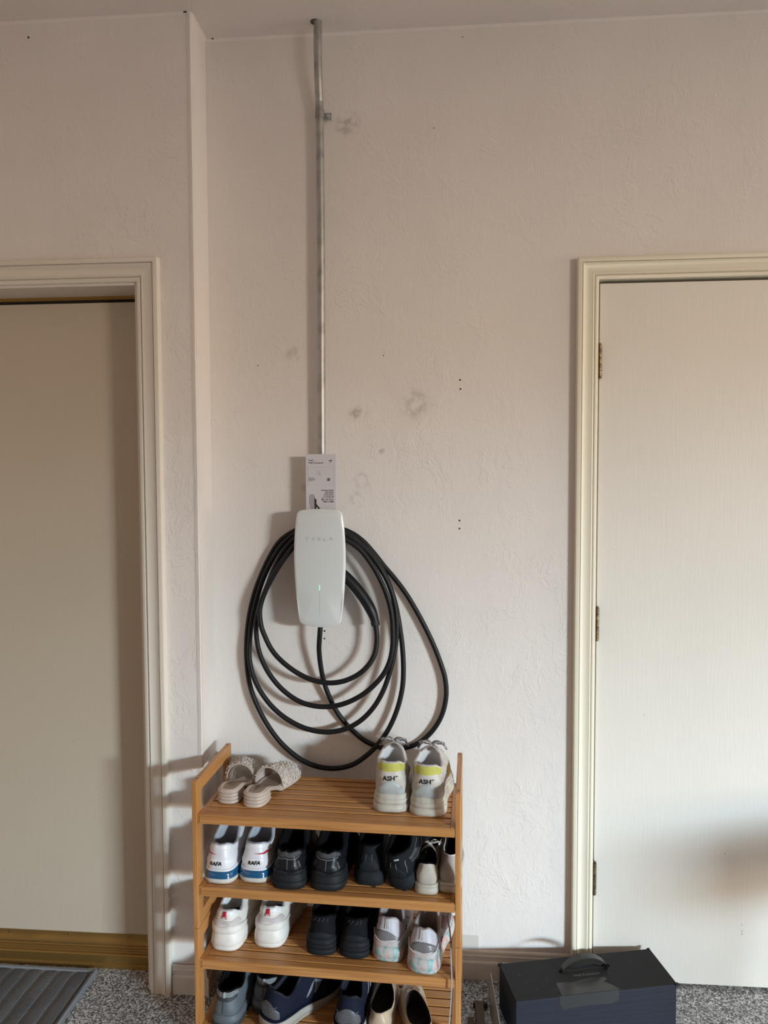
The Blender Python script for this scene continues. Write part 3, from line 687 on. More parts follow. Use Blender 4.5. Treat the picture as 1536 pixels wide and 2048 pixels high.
# -- cream chunky trainers with lime collar (top shelf, right)
A_UP = leather('stone_suede', (.50, .455, .405), .7, .35, 140, var=((.40, .35, .30), 22, 5, .45, .7)); A_SOLE = mat('dirty_cream_sole', (.52, .485, .42), .6, bump=(50, .4, .0018), var=((.34, .29, .23), 26, 6, .48, .72))
A_LIME = mat('lime_suede', (.52, .50, .10), .8, bump=(260, .5, .0008), var=((.42, .40, .09), 60, 4, .4, .7)); A_GREY = mat('pale_grey_rubber', (.42, .45, .44), .42, var=((.34, .35, .34), 40, 5, .45, .7)); A_LACE = mat('grey_patterned_lace', (.40, .38, .37), .7, var=((.10, .09, .09), 150, 2, .5, .55)); A_BL = mat('black_embroidery', (.012, .012, .014), .7)
A_WH = leather('soft_white_lining', (.60, .58, .57), .7)
def chunky(lx, ly, head, label, mir, seed):
    s = Shoe('trainer', label, 'cream chunky trainers with lime collars', lx, ly, .630, head, L=.262, hw=.085, bw=.092, Hh=.126, Hs=.112, Hf=.140, soleh=.046, solet=.034, toeH=.034, open_b=.205, open_a=.455, yc=.25, bend=mir*.25, upper=A_UP, lining=A_WH, insole=GREYIN, seed=seed, pad=.008,
      layers=[('outsole', 0, .42, .006, .0035, A_SOLE), ('midsole', .40, .72, .0025, .003, A_SOLE), ('sole_rim', .70, 1.0, .001, -.001, A_SOLE)], up_bulge=.004)
    s.patch('collar_band', A_LIME, (-.17, .17), hump(.80, .69), lambda t: .99, .0016)
    s.patch('heel_panel', A_WH if 0 else leather('light_stone_leather', (.56, .52, .48), .55), (-.085, .085), lambda t: .50-.06*math.sin(PI*t), lambda t: .80, .0012)
    s.patch('heel_counter', A_GREY, (-.072, .072), lambda t: .02, lambda t: .10+.32*math.sin(PI*min(1, max(0, t)))**.6, .0026)
    for sg in (-1, 1):
        s.patch('side_panel', leather('taupe_leather', (.42, .37, .33), .6), (sg*.10, sg*.24), lambda t: .05+.1*t, lambda t: .62-.1*t, .0014)
        for k in range(3): s.tube_on('side_cord', A_WH, [(sg*(.13+.03*k), .15), (sg*(.16+.03*k), .45), (sg*(.20+.03*k), .8)], .0012)
    s.patch('side_badge', mat('yellow_badge', (.75, .55, .10), .5), (.285, .33), F(.10), F(.45), .002)
    s.decal_text('ASH*', .0150, A_BL, .084, 0, .0005, 0, 1.15)
    s.tongue(mat('grey_tongue_foam', (.42, .37, .34), .8, bump=(200, .4, .0008)), .025, .012, .020)
    s.laces(A_LACE, 4, True, .050, .0028)
    return s
chunky(.509, .068, -.03, 'cream chunky trainer with lime collar, the left one on the top shelf', -1, 1)
chunky(.603, .056, .05, 'cream chunky trainer with lime collar, nearest the right end of the top shelf', 1, 2)

# -- white tennis shoes with blue heel unit (second shelf, left)
R_BLUE = mat('blue_air_unit', (.006, .085, .20), .12, coat=.8); R_RED = mat('red_stripe', (.50, .03, .05), .4); R_WHITE = leather('white_synthetic', (.72, .71, .74), .36, .2, 200); R_SOLE = mat('white_tread_rubber', (.66, .63, .58), .5, bump=(120, .8, .002))
def tennis(lx, ly, head, label, mir, seed):
    s = Shoe('tennis_shoe', label, 'white tennis shoes with blue heels', lx, ly, .438, head, L=.275, hw=.080, bw=.085, Hh=.098, Hs=.086, Hf=.128, soleh=.038, solet=.026, open_b=.215, open_a=.44, yc=.265, bend=mir*.25, upper=R_WHITE, lining=leather('silver_lining', (.40, .42, .47), .5), insole=BLK_IN, seed=seed, pad=.007,
      layers=[('outsole', 0, .40, .002, .0055, R_SOLE), ('heel_unit', .38, .88, .0062, .002, R_BLUE), ('midsole', .84, 1.0, .001, -.001, R_WHITE)])
    st = mir
    s.patch('stripe', R_RED, (-st*.02 if 0 else st*.004, st*.17), lambda t: .60-.07*t, lambda t: .605+.10*t**1.1, .0016, 24, 4)
    s.patch('heel_seam', leather('white_overlay', (.76, .75, .77), .3), (-.12, .12), F(.05), lambda t: .40-.07*abs(2*t-1), .0011)
    s.patch('heel_collar', leather('white_overlay', (.76, .75, .77), .3), (-.13, .13), lambda t: .74+.08*(1-abs(2*t-1)), F(.985), .0012)
    for k in range(7):
        s.tube_on('mesh_rib', R_WHITE, [(mir*(.10+.006*k), .12+.095*k), (mir*.17, .14+.095*k)], .0014, n=6)
    s.decal_text('RAFA', .0135, mat('black_ink', (.008, .008, .010), .4), .050, st*.004, .0004, .25, 1.0)
    s.tongue(R_WHITE, .026, .014, .004); s.laces(R_WHITE, 4, True, .052, .0022)
    return s
tennis(.058, .018, .05, 'white tennis shoe with blue heel and black lettering beside the rack post', -1, 3)
tennis(.149, .033, .04, 'white tennis shoe with blue heel and black lettering, right of its pair', 1, 4)

# -- black wavy-soled trainers (second shelf, middle)
K_UP = leather('black_leather', (.010, .011, .014), .34, .5, 70); K_SOLE = mat('black_rubber_sole', (.014, .015, .017), .6, spec=.2, bump=(60, .5, .003)); K_COL = mat('charcoal_suede', (.055, .056, .060), .8, bump=(200, .5, .001)); K_EDGE = mat('grey_piping', (.14, .145, .15), .5)
def wavy(lx, ly, head, label, mir, seed):
    s = Shoe('black_trainer', label, 'black leather trainers with wavy soles', lx, ly, .438, head, L=.275, hw=.084, bw=.091, Hh=.094, Hs=.082, Hf=.130, soleh=.040, solet=.030, open_b=.22, open_a=.45, yc=.27, bend=mir*.25, upper=K_UP, lining=BLK_IN, seed=seed, pad=.008, wob=.003,
      layers=[('outsole', 0, .50, .005, .0065, K_SOLE), ('midsole', .48, 1.0, .004, 0, K_SOLE)])
    s.patch('collar_band', K_COL, (-.14, .14), lambda t: .80-.05*math.sin(PI*t), F(.985), .0018)
    s.patch('sole_wave', K_SOLE, (-.16, .16), F(.0), lambda t: .14+.05*math.cos(t*18), .005, 40)
    s.tube_on('heel_loop', K_EDGE, [(-.10, .74), (-.05, .69), (0, .68), (.05, .69), (.10, .74)], .0013)
    s.tube_on('heel_seam', K_EDGE, [(0, .22), (.001, .45), (0, .66)], .0009)
    for sg in (-1, 1): s.patch('side_panel', K_UP, (sg*.07, sg*.23), lambda t: .18+.15*t, lambda t: .55+.1*math.sin(t*5), .002)
    s.tongue(K_UP, .027, .012, .004); s.laces(K_SOLE, 4, True, .052, .0022)
    return s
wavy(.246, .014, -.01, 'black leather trainer with wavy sole beside the white tennis shoe', -1, 5)
wavy(.346, .018, .02, 'black leather trainer with wavy sole in the middle of the second shelf', 1, 6)

# -- black trail shoes (second shelf, right of middle), one turned outward
T_UP = mat('black_trail_mesh', (.009, .011, .014), .8, spec=.15, bump=(260, .6, .001)); T_SOLE = mat('blue_black_lug_rubber', (.012, .0145, .018), .7, spec=.2, bump=(50, .5, .003)); T_GR = mat('grey_logo_film', (.10, .11, .12), .4)
def trail(lx, ly, head, label, mir, seed, roll=0., pitch=0., detail=True):
    s = Shoe('trail_shoe', label, 'black trail shoes', lx, ly, .438, head, L=.265, hw=.076, bw=.090, Hh=.098, Hs=.088, Hf=.125, soleh=.036, solet=.028, open_b=.21, open_a=.43, yc=.27, bend=mir*.25, roll=roll, pitch=pitch, upper=T_UP, lining=BLK_IN, seed=seed, spring=.022,
      layers=[('outsole', 0, .35, .003, .005, T_SOLE), ('midsole', .33, 1.0, .006, 0, T_SOLE)])
    s.patch('heel_counter', T_SOLE, (-.06, .06), F(.0), lambda t: .25+.35*math.sin(PI*t), .0016)
    for k in range(9):
        mb = MB(); q = s.foot[(k*3+2)]; mb.box((q.x-.006, q.y-.005, -.0005), (q.x+.003, q.y+.005, .006), .001); mb.build('lug', T_SOLE, s.e)
    if detail:
        s.patch('reflective_tab', mat('silver_reflective', (.50, .52, .52), .3), (.015, .060), F(.80), F(.86), .002)
        s.tube_on('overlay_line', T_GR, [(.12, .40), (.16, .30), (.22, .38), (.28, .62)], .0013)
        s.tube_on('overlay_line', T_GR, [(.13, .62), (.18, .66), (.24, .74), (.28, .80)], .0011)
        s.tube_on('overlay_line', T_GR, [(.07, .22), (.08, .40), (.085, .55), (.10, .66)], .0012)
        s.patch('side_panel', mat('dark_grey_film', (.035, .038, .042), .35), (.13, .22), F(.36), lambda t: .58+.06*t, .0016)
    for sg in (-1, 1): s.tube_on('overlay_line', T_GR, [(sg*.02, .34), (sg*.022, .5), (sg*.02, .68)], .0009)
    s.tongue(T_UP, .026, .014, .004); s.laces(mat('dark_grey_lace', (.055, .06, .065), .6), 5, True, .052, .0020)
    return s
trail(.4535, .055, -.03, 'black trail shoe standing straight, right of the wavy black trainers', -1, 7, detail=False)
trail(.536, .050, .40, 'black trail shoe turned outward with its grey lines showing', 1, 8, roll=-.12, pitch=.41)

# -- beige canvas shoes (second shelf, right end)
C_UP = mat('beige_canvas', (.44, .39, .335), .85, bump=(420, .5, .0008), var=((.36, .31, .26), 25, 4, .45, .7)); C_SOLE = mat('beige_rubber', (.46, .42, .35), .6, var=((.34, .29, .23), 30, 4, .5, .7)); C_UP2 = mat('taupe_canvas', (.33, .285, .26), .85, bump=(420, .5, .0008)); C_IN = mat('pale_piping', (.58, .52, .48), .7)
s = Shoe('canvas_shoe', 'beige canvas shoe seen from its heel, beside the black trail shoe', 'beige canvas shoes', .603, .030, .438, .04, L=.205, hw=.058, bw=.066, toeH=.026, Hh=.075, Hs=.060, Hf=.080, soleh=.026, solet=.020, open_b=.20, open_a=.40, yc=.26, upper=C_UP, lining=BLK_IN, seed=9, pad=.004,
      layers=[('outsole', 0, .72, .003, .002, C_SOLE), ('sole_rim', .74, 1.0, .003, .0015, C_SOLE)], up_bulge=.006)
s.patch('heel_tab', C_UP, (-.05, .05), F(.55), F(.95), .001); s.tongue(C_UP2, .022, .010, .006); s.laces(C_IN, 3, True, .05, .0016)
s = Shoe('canvas_shoe', 'taupe canvas shoe with a pale edged opening against the right rack post', 'beige canvas shoes',   .660, .044, .438, .0, L=.240, hw=.058, bw=.068, Hh=.086, Hs=.080, Hf=.120, soleh=.026, solet=.020, open_b=.17, open_a=.30, yc=.27, upper=C_UP2, lining=BLK_IN, seed=10, pad=.004, roll=.05,
      layers=[('outsole', 0, .72, .003, .002, C_SOLE), ('sole_rim', .74, 1.0, .003, .0015, C_SOLE)], up_bulge=.008)
mb = MB(); mb.tube([t+Vector((0, 0, .001)) for t in s.top]+[s.top[0]+Vector((0, 0, .001))], .0018, 6); mb.build('collar_piping', C_IN, s.e, smooth=True)
s.patch('toe_flap', C_IN, (.44, .56), F(.35), F(.95), .003); s.tongue(C_UP2, .024, .020, .002)
mb = MB(); q = s.S(.06, .45); mb.cyl(q+Vector((0, .001, 0)), (0, -1, 0), .0055, .0025, 16, .0005); mb.build('heel_badge', C_UP, s.e)

# -- white trainers with red tab (third shelf, left)
W_GR = leather('pale_pink_grey_suede', (.56, .50, .49), .7, .3, 200)
def redtab(lx, ly, head, label, mir, seed):
    s = Shoe('white_trainer', label, 'white trainers with red heel tabs', lx, ly, .243, head, L=.270, hw=.078, bw=.100, Hh=.100, Hs=.084, Hf=.122, soleh=.046, solet=.030, open_b=.21, open_a=.43, yc=.265, bend=mir*.25, upper=WHITE2, lining=leather('white_gloss_collar', (.74, .74, .74), .35), insole=BLK_IN, seed=seed, pad=.008,
      layers=[('outsole', 0, .28, .002, .0035, FOAM), ('midsole', .26, 1.0, .0055, .0, FOAM)], up_bulge=.005)
    s.patch('sole_wave', FOAM, (-.20, .20), F(0), lambda t: .24+.13*math.sin(PI*t)**2-.05*math.cos(t*14), .0042, 36)
    s.patch('heel_panel', W_GR, (-.13, .13), lambda t: .36+.05*math.cos(t*12), lambda t: .62-.04*math.cos(t*10), .0014)
    s.patch('collar_band', leather('white_gloss_collar', (.74, .74, .74), .35), (-.15, .15), lambda t: .76-.04*math.cos(t*6), F(.99), .0016)
    s.patch('heel_tab', mat('red_tab', (.42, .012, .035), .4), (-.020, .020), F(.66), F(1.0), .0032, 8)
    for k in range(3): s.tube_on('tab_stitch', WHITE, [(-.014, .67+.035*k), (.014, .67+.035*k)], .0007, .0036, n=4)
    s.tongue(WHITE2, .026, .014, .002); s.laces(WHITE, 4, True, .052, .0022)
    return s
redtab(.064, .040, .06, 'white trainer with red heel tab at the left end of the third shelf', -1, 11)
redtab(.176, .066, .03, 'white trainer with red heel tab, second from the left on the third shelf', 1, 12)

# -- plain black trainers (third shelf, middle)
P_UP = mat('black_knit', (.009, .010, .012), .9, spec=.1, bump=(220, .7, .0012)); P_SOLE = mat('matt_black_foam', (.013, .015, .018), .7, spec=.2, bump=(30, .3, .003))
def plain(lx, ly, head, label, mir, seed):
    s = Shoe('black_running_shoe', label, 'plain black running shoes', lx, ly, .243, head, L=.275, hw=.076, bw=.083, Hh=.094, Hs=.080, Hf=.112, soleh=.042, solet=.030, open_b=.21, open_a=.44, yc=.27, bend=mir*.25, upper=P_UP, lining=BLK_IN, seed=seed, wob=.0024,
      layers=[('outsole', 0, .40, .004, .0055, P_SOLE), ('midsole', .38, .72, .0035, .005, P_SOLE), ('sole_rim', .70, 1.0, .003, 0, P_SOLE)])
    s.patch('heel_counter', P_SOLE, (-.09, .09), F(.0), lambda t: .12+.2*math.sin(PI*t), .0016)
    for k in range(4): s.tube_on('heel_stitch', mat('slate_thread', (.07, .075, .085), .6), [(-.07+.04*k, .80), (-.055+.04*k, .86), (-.05+.04*k, .95)], .0007, n=6)
    s.tongue(P_UP, .026, .010, .004); s.laces(P_UP, 4, True, .052, .0020)
    return s
plain(.323, .052, .0, 'plain black running shoe in the middle of the third shelf', -1, 13)
plain(.412, .050, .02, 'plain black running shoe beside the pastel printed trainers', 1, 14)

# -- white and grey trainers with pastel print (third shelf, right)
def pastel():
    g = NG('pastel_marbled_rubber', (.5, .46, .45), .5)
    n1 = g.rng(g.noise(g.map((1, 1, .6)), 42, 3, .6, 1.2), .50, .60); n2 = g.rng(g.noise(g.map((1, 1, .6), (5, 3, 1)), 45, 3, .6, 1.2), .52, .62)
    c = g.mix(n1, (.50, .46, .45), (.66, .30, .27)); g.color(g.mix(n2, c, (.20, .40, .38))); g.bump(n1, .2, .001); return g.m
L_UP = mat('silver_white_knit', (.50, .48, .52), .5, bump=(240, .4, .0008), var=((.42, .38, .39), 18, 3, .4, .7)); L_SOLE = pastel(); L_GR = mat('clear_grey_window', (.17, .16, .165), .3); L_ED = mat('pearl_edge', (.56, .51, .49), .4)
def marbled(lx, ly, head, label, mir, seed, lace=False):
    s = Shoe('printed_trainer', label, 'white trainers with pastel marbled soles', lx, ly, .243, head, L=.250, hw=.079, bw=.081, Hh=.108, Hs=.078, Hf=.122, soleh=.036, solet=.026, open_b=.205, open_a=.43, yc=.265, bend=mir*.25, upper=L_UP, lining=leather('warm_grey_lining', (.34, .29, .28), .7), insole=BLK_IN, seed=seed, pad=.006,
      layers=[('outsole', 0, .30, .0015, .003, L_SOLE), ('midsole', .28, 1.0, .0045, .0, L_SOLE)], up_bulge=.005)
    s.patch('sole_wing', L_SOLE, (-.15, .15), F(0), lambda t: .16+.16*math.sin(PI*t), .0034)
    s.patch('heel_window', L_GR, (-.09+.02*mir, .09+.02*mir), lambda t: .20+.26*abs(t-.45*1)*(1 if mir > 0 else .8), lambda t: .26+.34*math.sin(PI*min(1, .12+t*.88))**.6, .0042)
    s.tube_on('window_edge', L_ED, [(-.12, .50), (-.06, .30), (0, .20), (.07, .26), (.12, .44)], .0018, .0042)
    for k in (-1, 0, 1): s.tube_on('heel_pull', L_ED, [(.012*k, .66), (.010*k, .84), (.010*k, 1.0)], .0016, .0012)
    s.tube_on('side_mark', mat('black_ink', (.008, .008, .010), .4), [(.18, .26), (.195, .40), (.21, .30), (.225, .42)], .0012, .0016)
    s.patch('toe_flash', mat('mauve_red_film', (.30, .13, .13), .5), (.27, .34), F(.35), F(.80), .001)
    s.tongue(leather('warm_grey_lining', (.34, .29, .28), .7), .024, .014, .006); ll = s.laces(mat('mauve_grey_lace', (.33, .29, .28), .7), 5, True, .052, .0020)
    return s
marbled(.500, .046, .08, 'white trainer with pastel marbled sole beside the plain black shoes', -1, 15)
sp = marbled(.592, .010, .16, 'white trainer with pastel marbled sole overhanging the third shelf edge', 1, 16)
# its loose lace hanging down past the shelf
inv = sp.e.matrix_basis.inverted()
pp = [rack_world(*q) for q in ((.655, .10, .34), (.664, .045, .335), (.668, -.006, .300), (.670, -.010, .25), (.668, -.010, .19), (.664, -.009, .14), (.6625, -.009, .108))]
Rm = Matrix.LocRotScale(sp.e.location, sp.e.rotation_euler, None).inverted()
mb = MB(); mb.tube([Rm @ q for q in catmull(pp, 40)], .0020, 6, True, .6); mb.build('loose_lace', mat('mauve_grey_lace', (.33, .29, .28), .7), sp.e, smooth=True)

# -- bottom shelf: grey trainers, navy trainers, nude pumps
G_UP = mat('slate_nubuck', (.10, .115, .13), .6, bump=(120, .3, .001)); G_MESH = mat('grey_ribbed_mesh', (.22, .235, .25), .7, bump=(420, 1.0, .0012), var=((.15, .16, .17), 260, 1, .40, .60)); G_DK = mat('charcoal_band', (.035, .037, .04), .7)
def slate(lx, ly, head, label, mir, seed, z=.060, pitch=0.):
    s = Shoe('grey_trainer', label, 'slate grey trainers on the bottom shelf', lx, ly, z, head, L=.275, hw=.076, bw=.098, Hh=.090, Hs=.080, Hf=.118, soleh=.034, solet=.026, open_b=.225, open_a=.44, yc=.28, bend=mir*.25, pitch=pitch, upper=G_UP, lining=BLK_IN, seed=seed, pad=.006,
      layers=[('outsole', 0, .4, .003, .004, G_DK), ('midsole', .38, 1.0, .003, .0, G_UP)])
    s.patch('collar_band', G_MESH, (-.15, .15), lambda t: .80-.03*math.sin(PI*t), F(.985), .0016)
    s.patch('heel_band', G_DK, (-.12, .12), lambda t: .68-.08*math.sin(PI*t), lambda t: .80-.03*math.sin(PI*t), .0012)
    s.patch('heel_loop', mat('silver_grey_film', (.32, .35, .37), .4), (-.012, .012), F(.74), F(1.0), .0035, 8)
    s.tube_on('heel_seam', G_DK, [(0, .1), (0, .4), (0, .66)], .0008)
    s.tongue(G_UP, .026, .008, .004); s.laces(G_MESH, 4, False, .052, .0020)
slate(.074, .000, .05, 'slate grey trainer at the left end of the bottom shelf', -1, 17)
slate(.162, .062, .10, 'slate grey trainer pushed to the back behind the navy trainer', 1, 18)
N_UP = mat('navy_knit', (.005, .007, .020), .8, spec=.2, bump=(260, .5, .001)); N_PR = mat('silver_film', (.15, .16, .18), .4); N_SOLE = mat('bone_foam', (.34, .31, .27), .6, bump=(40, .3, .002)); N_RIB = mat('brown_grey_rib', (.085, .08, .085), .5)
def navy(lx, ly, head, label, mir, seed, side):
    s = Shoe('navy_trainer', label, 'navy trainers on the bottom shelf', lx, ly, .060, head, L=.262, hw=.078, bw=.087, Hh=.100, Hs=.076, Hf=.108, soleh=.034, solet=.026, open_b=.21, open_a=.43, yc=.27, bend=mir*.25, upper=N_UP, lining=mat('navy_lining', (.005, .006, .014), .8), insole=BLK_IN, seed=seed, pad=.007,
      layers=[('outsole', 0, .25, .003, .004, N_SOLE), ('midsole', .24, .88, .0045, .003, N_SOLE), ('sole_rim', .90, 1.0, .003, -.001, N_UP)])
    s.patch('heel_counter', N_RIB, (-.085, .085), lambda t: .05, lambda t: .30+.32*math.sin(PI*t), .0012)
    for k in range(5): s.tube_on('heel_rib', N_PR, [(-.075+.006*k, .50-.075*k), (-.02, .40-.07*k), (.02, .40-.07*k), (.075-.006*k, .50-.075*k)], .0008, .0018, n=12)
    s.patch('side_flash', N_PR, (.25, .36), lambda t: .34+.35*t, lambda t: .38+.52*t-.22*t*t, .0012); s.patch('side_flash', N_PR, (.29, .36), lambda t: .30+.2*t, lambda t: .34+.35*t, .0012)
    for k in range(6): 
        q = s.S(.395+.008*k, .93-.10*k); mb = MB(); tn = (s.S(.40+.008*k, .93-.10*k)-s.S(.39+.008*k, .93-.10*k)); 
        P_ = [q+Vector((.0004, 0, .001))+Vector((math.cos(a)*.0016, math.cos(a)*.0028, math.sin(a)*.0026)) for a in [2*PI*e/12 for e in range(13)]]; mb.tube(P_, .0008, 5); mb.build('eyelet', N_PR, s.e, smooth=True)
    s.tongue(N_UP, .026, .008, .004); s.laces(mat('navy_lace', (.02, .022, .05), .6), 4, False, .052, .0022)
navy(.186, .008, .62, 'navy trainer with silver flash turned to the right on the bottom shelf', 1, 19, 1)
navy(.402, .000, .03, 'navy trainer seen from its heel in the middle of the bottom shelf', -1, 20, 0)
U_UP = mat('nude_patent_leather', (.50, .385, .27), .28, coat=.3); U_IN = mat('black_suede_insole', (.016, .013, .012), .8)
def pump(lx, ly, head, label, mir, seed, m=U_UP):
    s = Shoe('pump', label, 'nude court shoes on the bottom shelf', lx, ly, .060, head, L=.235, hw=.066, bw=.078, Hh=.060, Hs=.044, Hf=.048, soleh=.014, solet=.008, toeH=.032, open_b=.330, open_a=.46, yc=.340, bend=mir*.4, upper=m, lining=U_IN, insole=U_IN, seed=seed, pad=.0022, wob=.0008, spring=.004,
      layers=[('sole', 0, .95, .0, .0005, m)])
    mb = MB(); mb.tube([t+Vector((0, 0, .0012)) for t in s.top]+[s.top[0]+Vector((0, 0, .0012))], .0011, 6); mb.build('edge_binding', mat('nude_binding', (.56, .45, .33), .4), s.e, smooth=True)
    mb = MB(); q = s.top[32]; mb.tube(catmull([q+Vector((-.018, -.004, .001)), q+Vector((-.009, .006, .006)), q+Vector((0, .004, .004)), q+Vector((.009, .006, .006)), q+Vector((.018, -.004, .001))], 16), .0028, 8); mb.build('vamp_bow', m, s.e, smooth=True)
pump(.482, .020, .02, 'nude court shoe standing straight beside the navy trainer', -1, 21)
pump(.603, -.016, -.30, 'nude court shoe at the right end of the bottom shelf, toe turned in', 1, 22)

# -- beaded slides (top shelf, left)
S_SOLE = mat('rose_beige_stacked_sole', (.56, .46, .39), .4, var=((.46, .36, .30), 40, 3, .5, .7)); S_BED = mat('tan_footbed', (.34, .255, .19), .55, bump=(120, .2, .0008)); S_LEA = mat('rose_leather', (.58, .485, .43), .45); S_BEAD = mat('pearl_beads', (.66, .61, .55), .22)
def slide(lx, ly, head, label, mir, seed):
    e = empty('slide_sandal', rack_world(lx, ly, .630), RA-head, label, 'sandal', 'beaded slide sandals')
    L, hw, bw = .232, .062, .086
    ft = foot_curve(64, L, hw, bw, mir*1.0)
    def ring(off, zf, k0=0, k1=1):
        out = []
        for i, q in enumerate(ft):
            t = ft[(i+1) % 64]-ft[i-1]; nn = Vector((t.y, -t.x, 0)).normalized(); c = q+nn*off; out.append(Vector((c.x, c.y, zf(q.y))))
        return out
    zt_ = lambda y: lerp(.036, .016, sst(.20, .50, y/L)) + .006*max(0, y/L-.75)/.25
    zb_ = lambda y: zt_(y)-.009
    mb = MB(); mb.loft([ring(-.002, zb_), ring(0, lambda y: zb_(y)+.0015), ring(.001, lambda y: zt_(y)-.003), ring(-.0015, zt_), ring(-.005, lambda y: zt_(y)-.0004)], True, True); mb.build('sole', S_SOLE, e, smooth=True, angle=.9)
    mb = MB(); mb.loft([ring(-.0045, lambda y: zt_(y)-.0005), ring(-.0065, lambda y: zt_(y)+.0016), ring(-.011, lambda y: zt_(y)+.0014), ring(-.014, lambda y: zt_(y)+.0004)], False, True); mb.build('footbed_rim', S_LEA, e, smooth=True)
    mb = MB(); mb.loft([ring(-.0125, lambda y: zt_(y)+.0008), ring(-.020, lambda y: zt_(y)+.0012)], False, True); mb.build('footbed', S_BED, e, smooth=True)
    # heel block in three ribs
    for k in range(3):
        z0, z1 = .0092*k, .0092*(k+1)+(.0005 if k < 2 else 0)
        rr = []
        for (o, z) in ((-.003, z0), (.0002, z0+.002), (.0012, (z0+z1)/2), (.0002, z1-.002), (-.003, z1)):
            P = [q for q in ring(o-.0004*k, lambda y: z)]; rr.append([Vector((math.copysign(min(abs(p.x), hw*.5+o-.0004*k-.0015*(p.y > .05)), p.x), min(p.y, .064), p.z)) for p in P])
        mb = MB(); mb.loft(rr, True, True); mb.build('heel_rib', S_SOLE, e, smooth=True, angle=1.0)
    mb = MB(); mb.loft([ring(-.004, lambda y: lerp(.028, 0.0005, sst(.30, .52, y/L))), ring(-.003, lambda y: lerp(.029, .008, sst(.30, .52, y/L)))], True, True); mb.build('outsole', S_SOLE, e, smooth=True)
    # strap: arch across the forefoot
    def arch(t, f, off=0.):   # t 0..1 along foot, f 0..1 across
        y = lerp(.50, .83, t)*L+(-.028*(1-abs(2*f-1)**2) if 0 else 0)
        sh_ = .022*(math.sin(PI*f))*(1 if t < .5 else .2)
        y += .018*math.sin(PI*f)*(1-t)*-.2
        idx = min(range(33), key=lambda i: abs(ft[i].y-y)); idl = min(range(32, 64), key=lambda i: abs(ft[i].y-y)); xr, xl = ft[idx].x, ft[idl].x
        a = PI*(1-f); hgt = lerp(.050, .034, t)+off
        x = (xr+xl)/2+((xr-xl)/2+.002+off)*math.cos(a)
        return Vector((x, y, zt_(y)-.006+(hgt+.004)*math.sin(a)**.75))
    mb = MB(); a_ = [[arch(t/8, f/20) for f in range(21)] for t in range(9)]; b_ = [[arch(t/8, f/20, .0032) for f in range(21)] for t in range(9)]
    mb.loft(a_, closed=False); mb.loft(b_, closed=False); mb.loft([a_[0], b_[0]], closed=False); mb.loft([a_[-1], b_[-1]], closed=False); st = mb.build('strap', S_LEA, e, smooth=True, angle=1.0)
    rn = random.Random(seed); mb = MB()
    ico = bmesh.new(); bmesh.ops.create_icosphere(ico, subdivisions=1, radius=1); ico.verts.index_update(); iv = [v.co.copy() for v in ico.verts]; jf = [[v.index for v in f.verts] for f in ico.faces]; ico.free()
    for k in range(620):
        c = arch(rn.random(), rn.random(), .0042+rn.random()*.0022); r = .0011+rn.random()*.0011
        mb.add([c+v*r for v in iv], jf)
    bd = mb.build('beads', S_BEAD, e, smooth=True); bd['kind'] = 'stuff'
    return e
slide(.068, .066, .06, 'rose beige slide sandal with beaded strap beside the left rack post', -1, 31)
slide(.142, .052, .12, 'rose beige slide sandal with beaded strap turned slightly right', 1, 32)

# ------------------------------------------------------------------ black carton on the floor
zb = .125
cn = [Vector((.1427, -.127)), Vector((.587, -.010)), Vector((.6263, -.164)), Vector((.1885, -.264))]
O = cn[3]; ux = (cn[2]-cn[3]); ang = math.atan2(ux.y, ux.x); Lb = ux.length+.002; uy = Vector((-math.sin(ang), math.cos(ang))); Wb = .148
bx = empty('carton', (O.x, O.y, 0), ang, 'black cardboard carton with carry handle standing on the floor by the door', 'box')
M_CT = mat('black_carton_top', (.010, .010, .0105), .6, spec=.25, bump=(200, .15, .0006)); M_CF = mat('blue_black_carton_side', (.015, .0165, .027), .55, spec=.3, bump=(8, .25, .004), stretch=(1, 1, 12)); M_TAPE = mat('clear_tape_on_black', (.030, .029, .030), .25)
mb = MB(); mb.box((0, 0, 0), (Lb, Wb, zb-.004), .0012); mb.build('carton_body', M_CF, bx)
# lid in one folded panel with a handle slot
def lidpt(x, y): return Vector((x, y, zb))
hc = Vector((.228, .094)); sl, sw_ = .076, .014
mb = MB(); nn = 28
inner = [Vector((hc.x+sl*math.copysign(abs(math.cos(a))**.6, math.cos(a)), hc.y+sw_*math.sin(a)+(0.0035*math.sin(math.cos(a)*9)), 0)) for a in [2*PI*k/nn for k in range(nn)]]
outer = []
for k in range(nn):
    a = 2*PI*k/nn; dx, dy = math.cos(a), math.sin(a)
    tx = (Lb-hc.x)/dx if dx > 1e-6 else (hc.x/-dx if dx < -1e-6 else 9); ty = (Wb-hc.y)/dy if dy > 1e-6 else (hc.y/-dy if dy < -1e-6 else 9)
    t = min(tx, ty); outer.append(Vector((hc.x+dx*t, hc.y+dy*t, 0)))
for c in ((0, 0), (Lb, 0), (Lb, Wb), (0, Wb)):
    k = min(range(nn), key=lambda i: (outer[i]-Vector((*c, 0))).length); outer[k] = Vector((*c, 0))
mb.loft([[q+Vector((0, 0, zb-.0035)) for q in outer], [q+Vector((0, 0, zb)) for q in outer], [q+Vector((0, 0, zb)) for q in inner], [q+Vector((0, 0, zb-.0035)) for q in inner]])
mb.build('lid', M_CT, bx)
mb = MB(); mb.box((.0005, .0005, zb-.0038), (Lb-.0005, Wb-.0005, zb-.0034)); mb.build('inner_flap', mat('carton_inside', (.008, .008, .009), .8), bx)
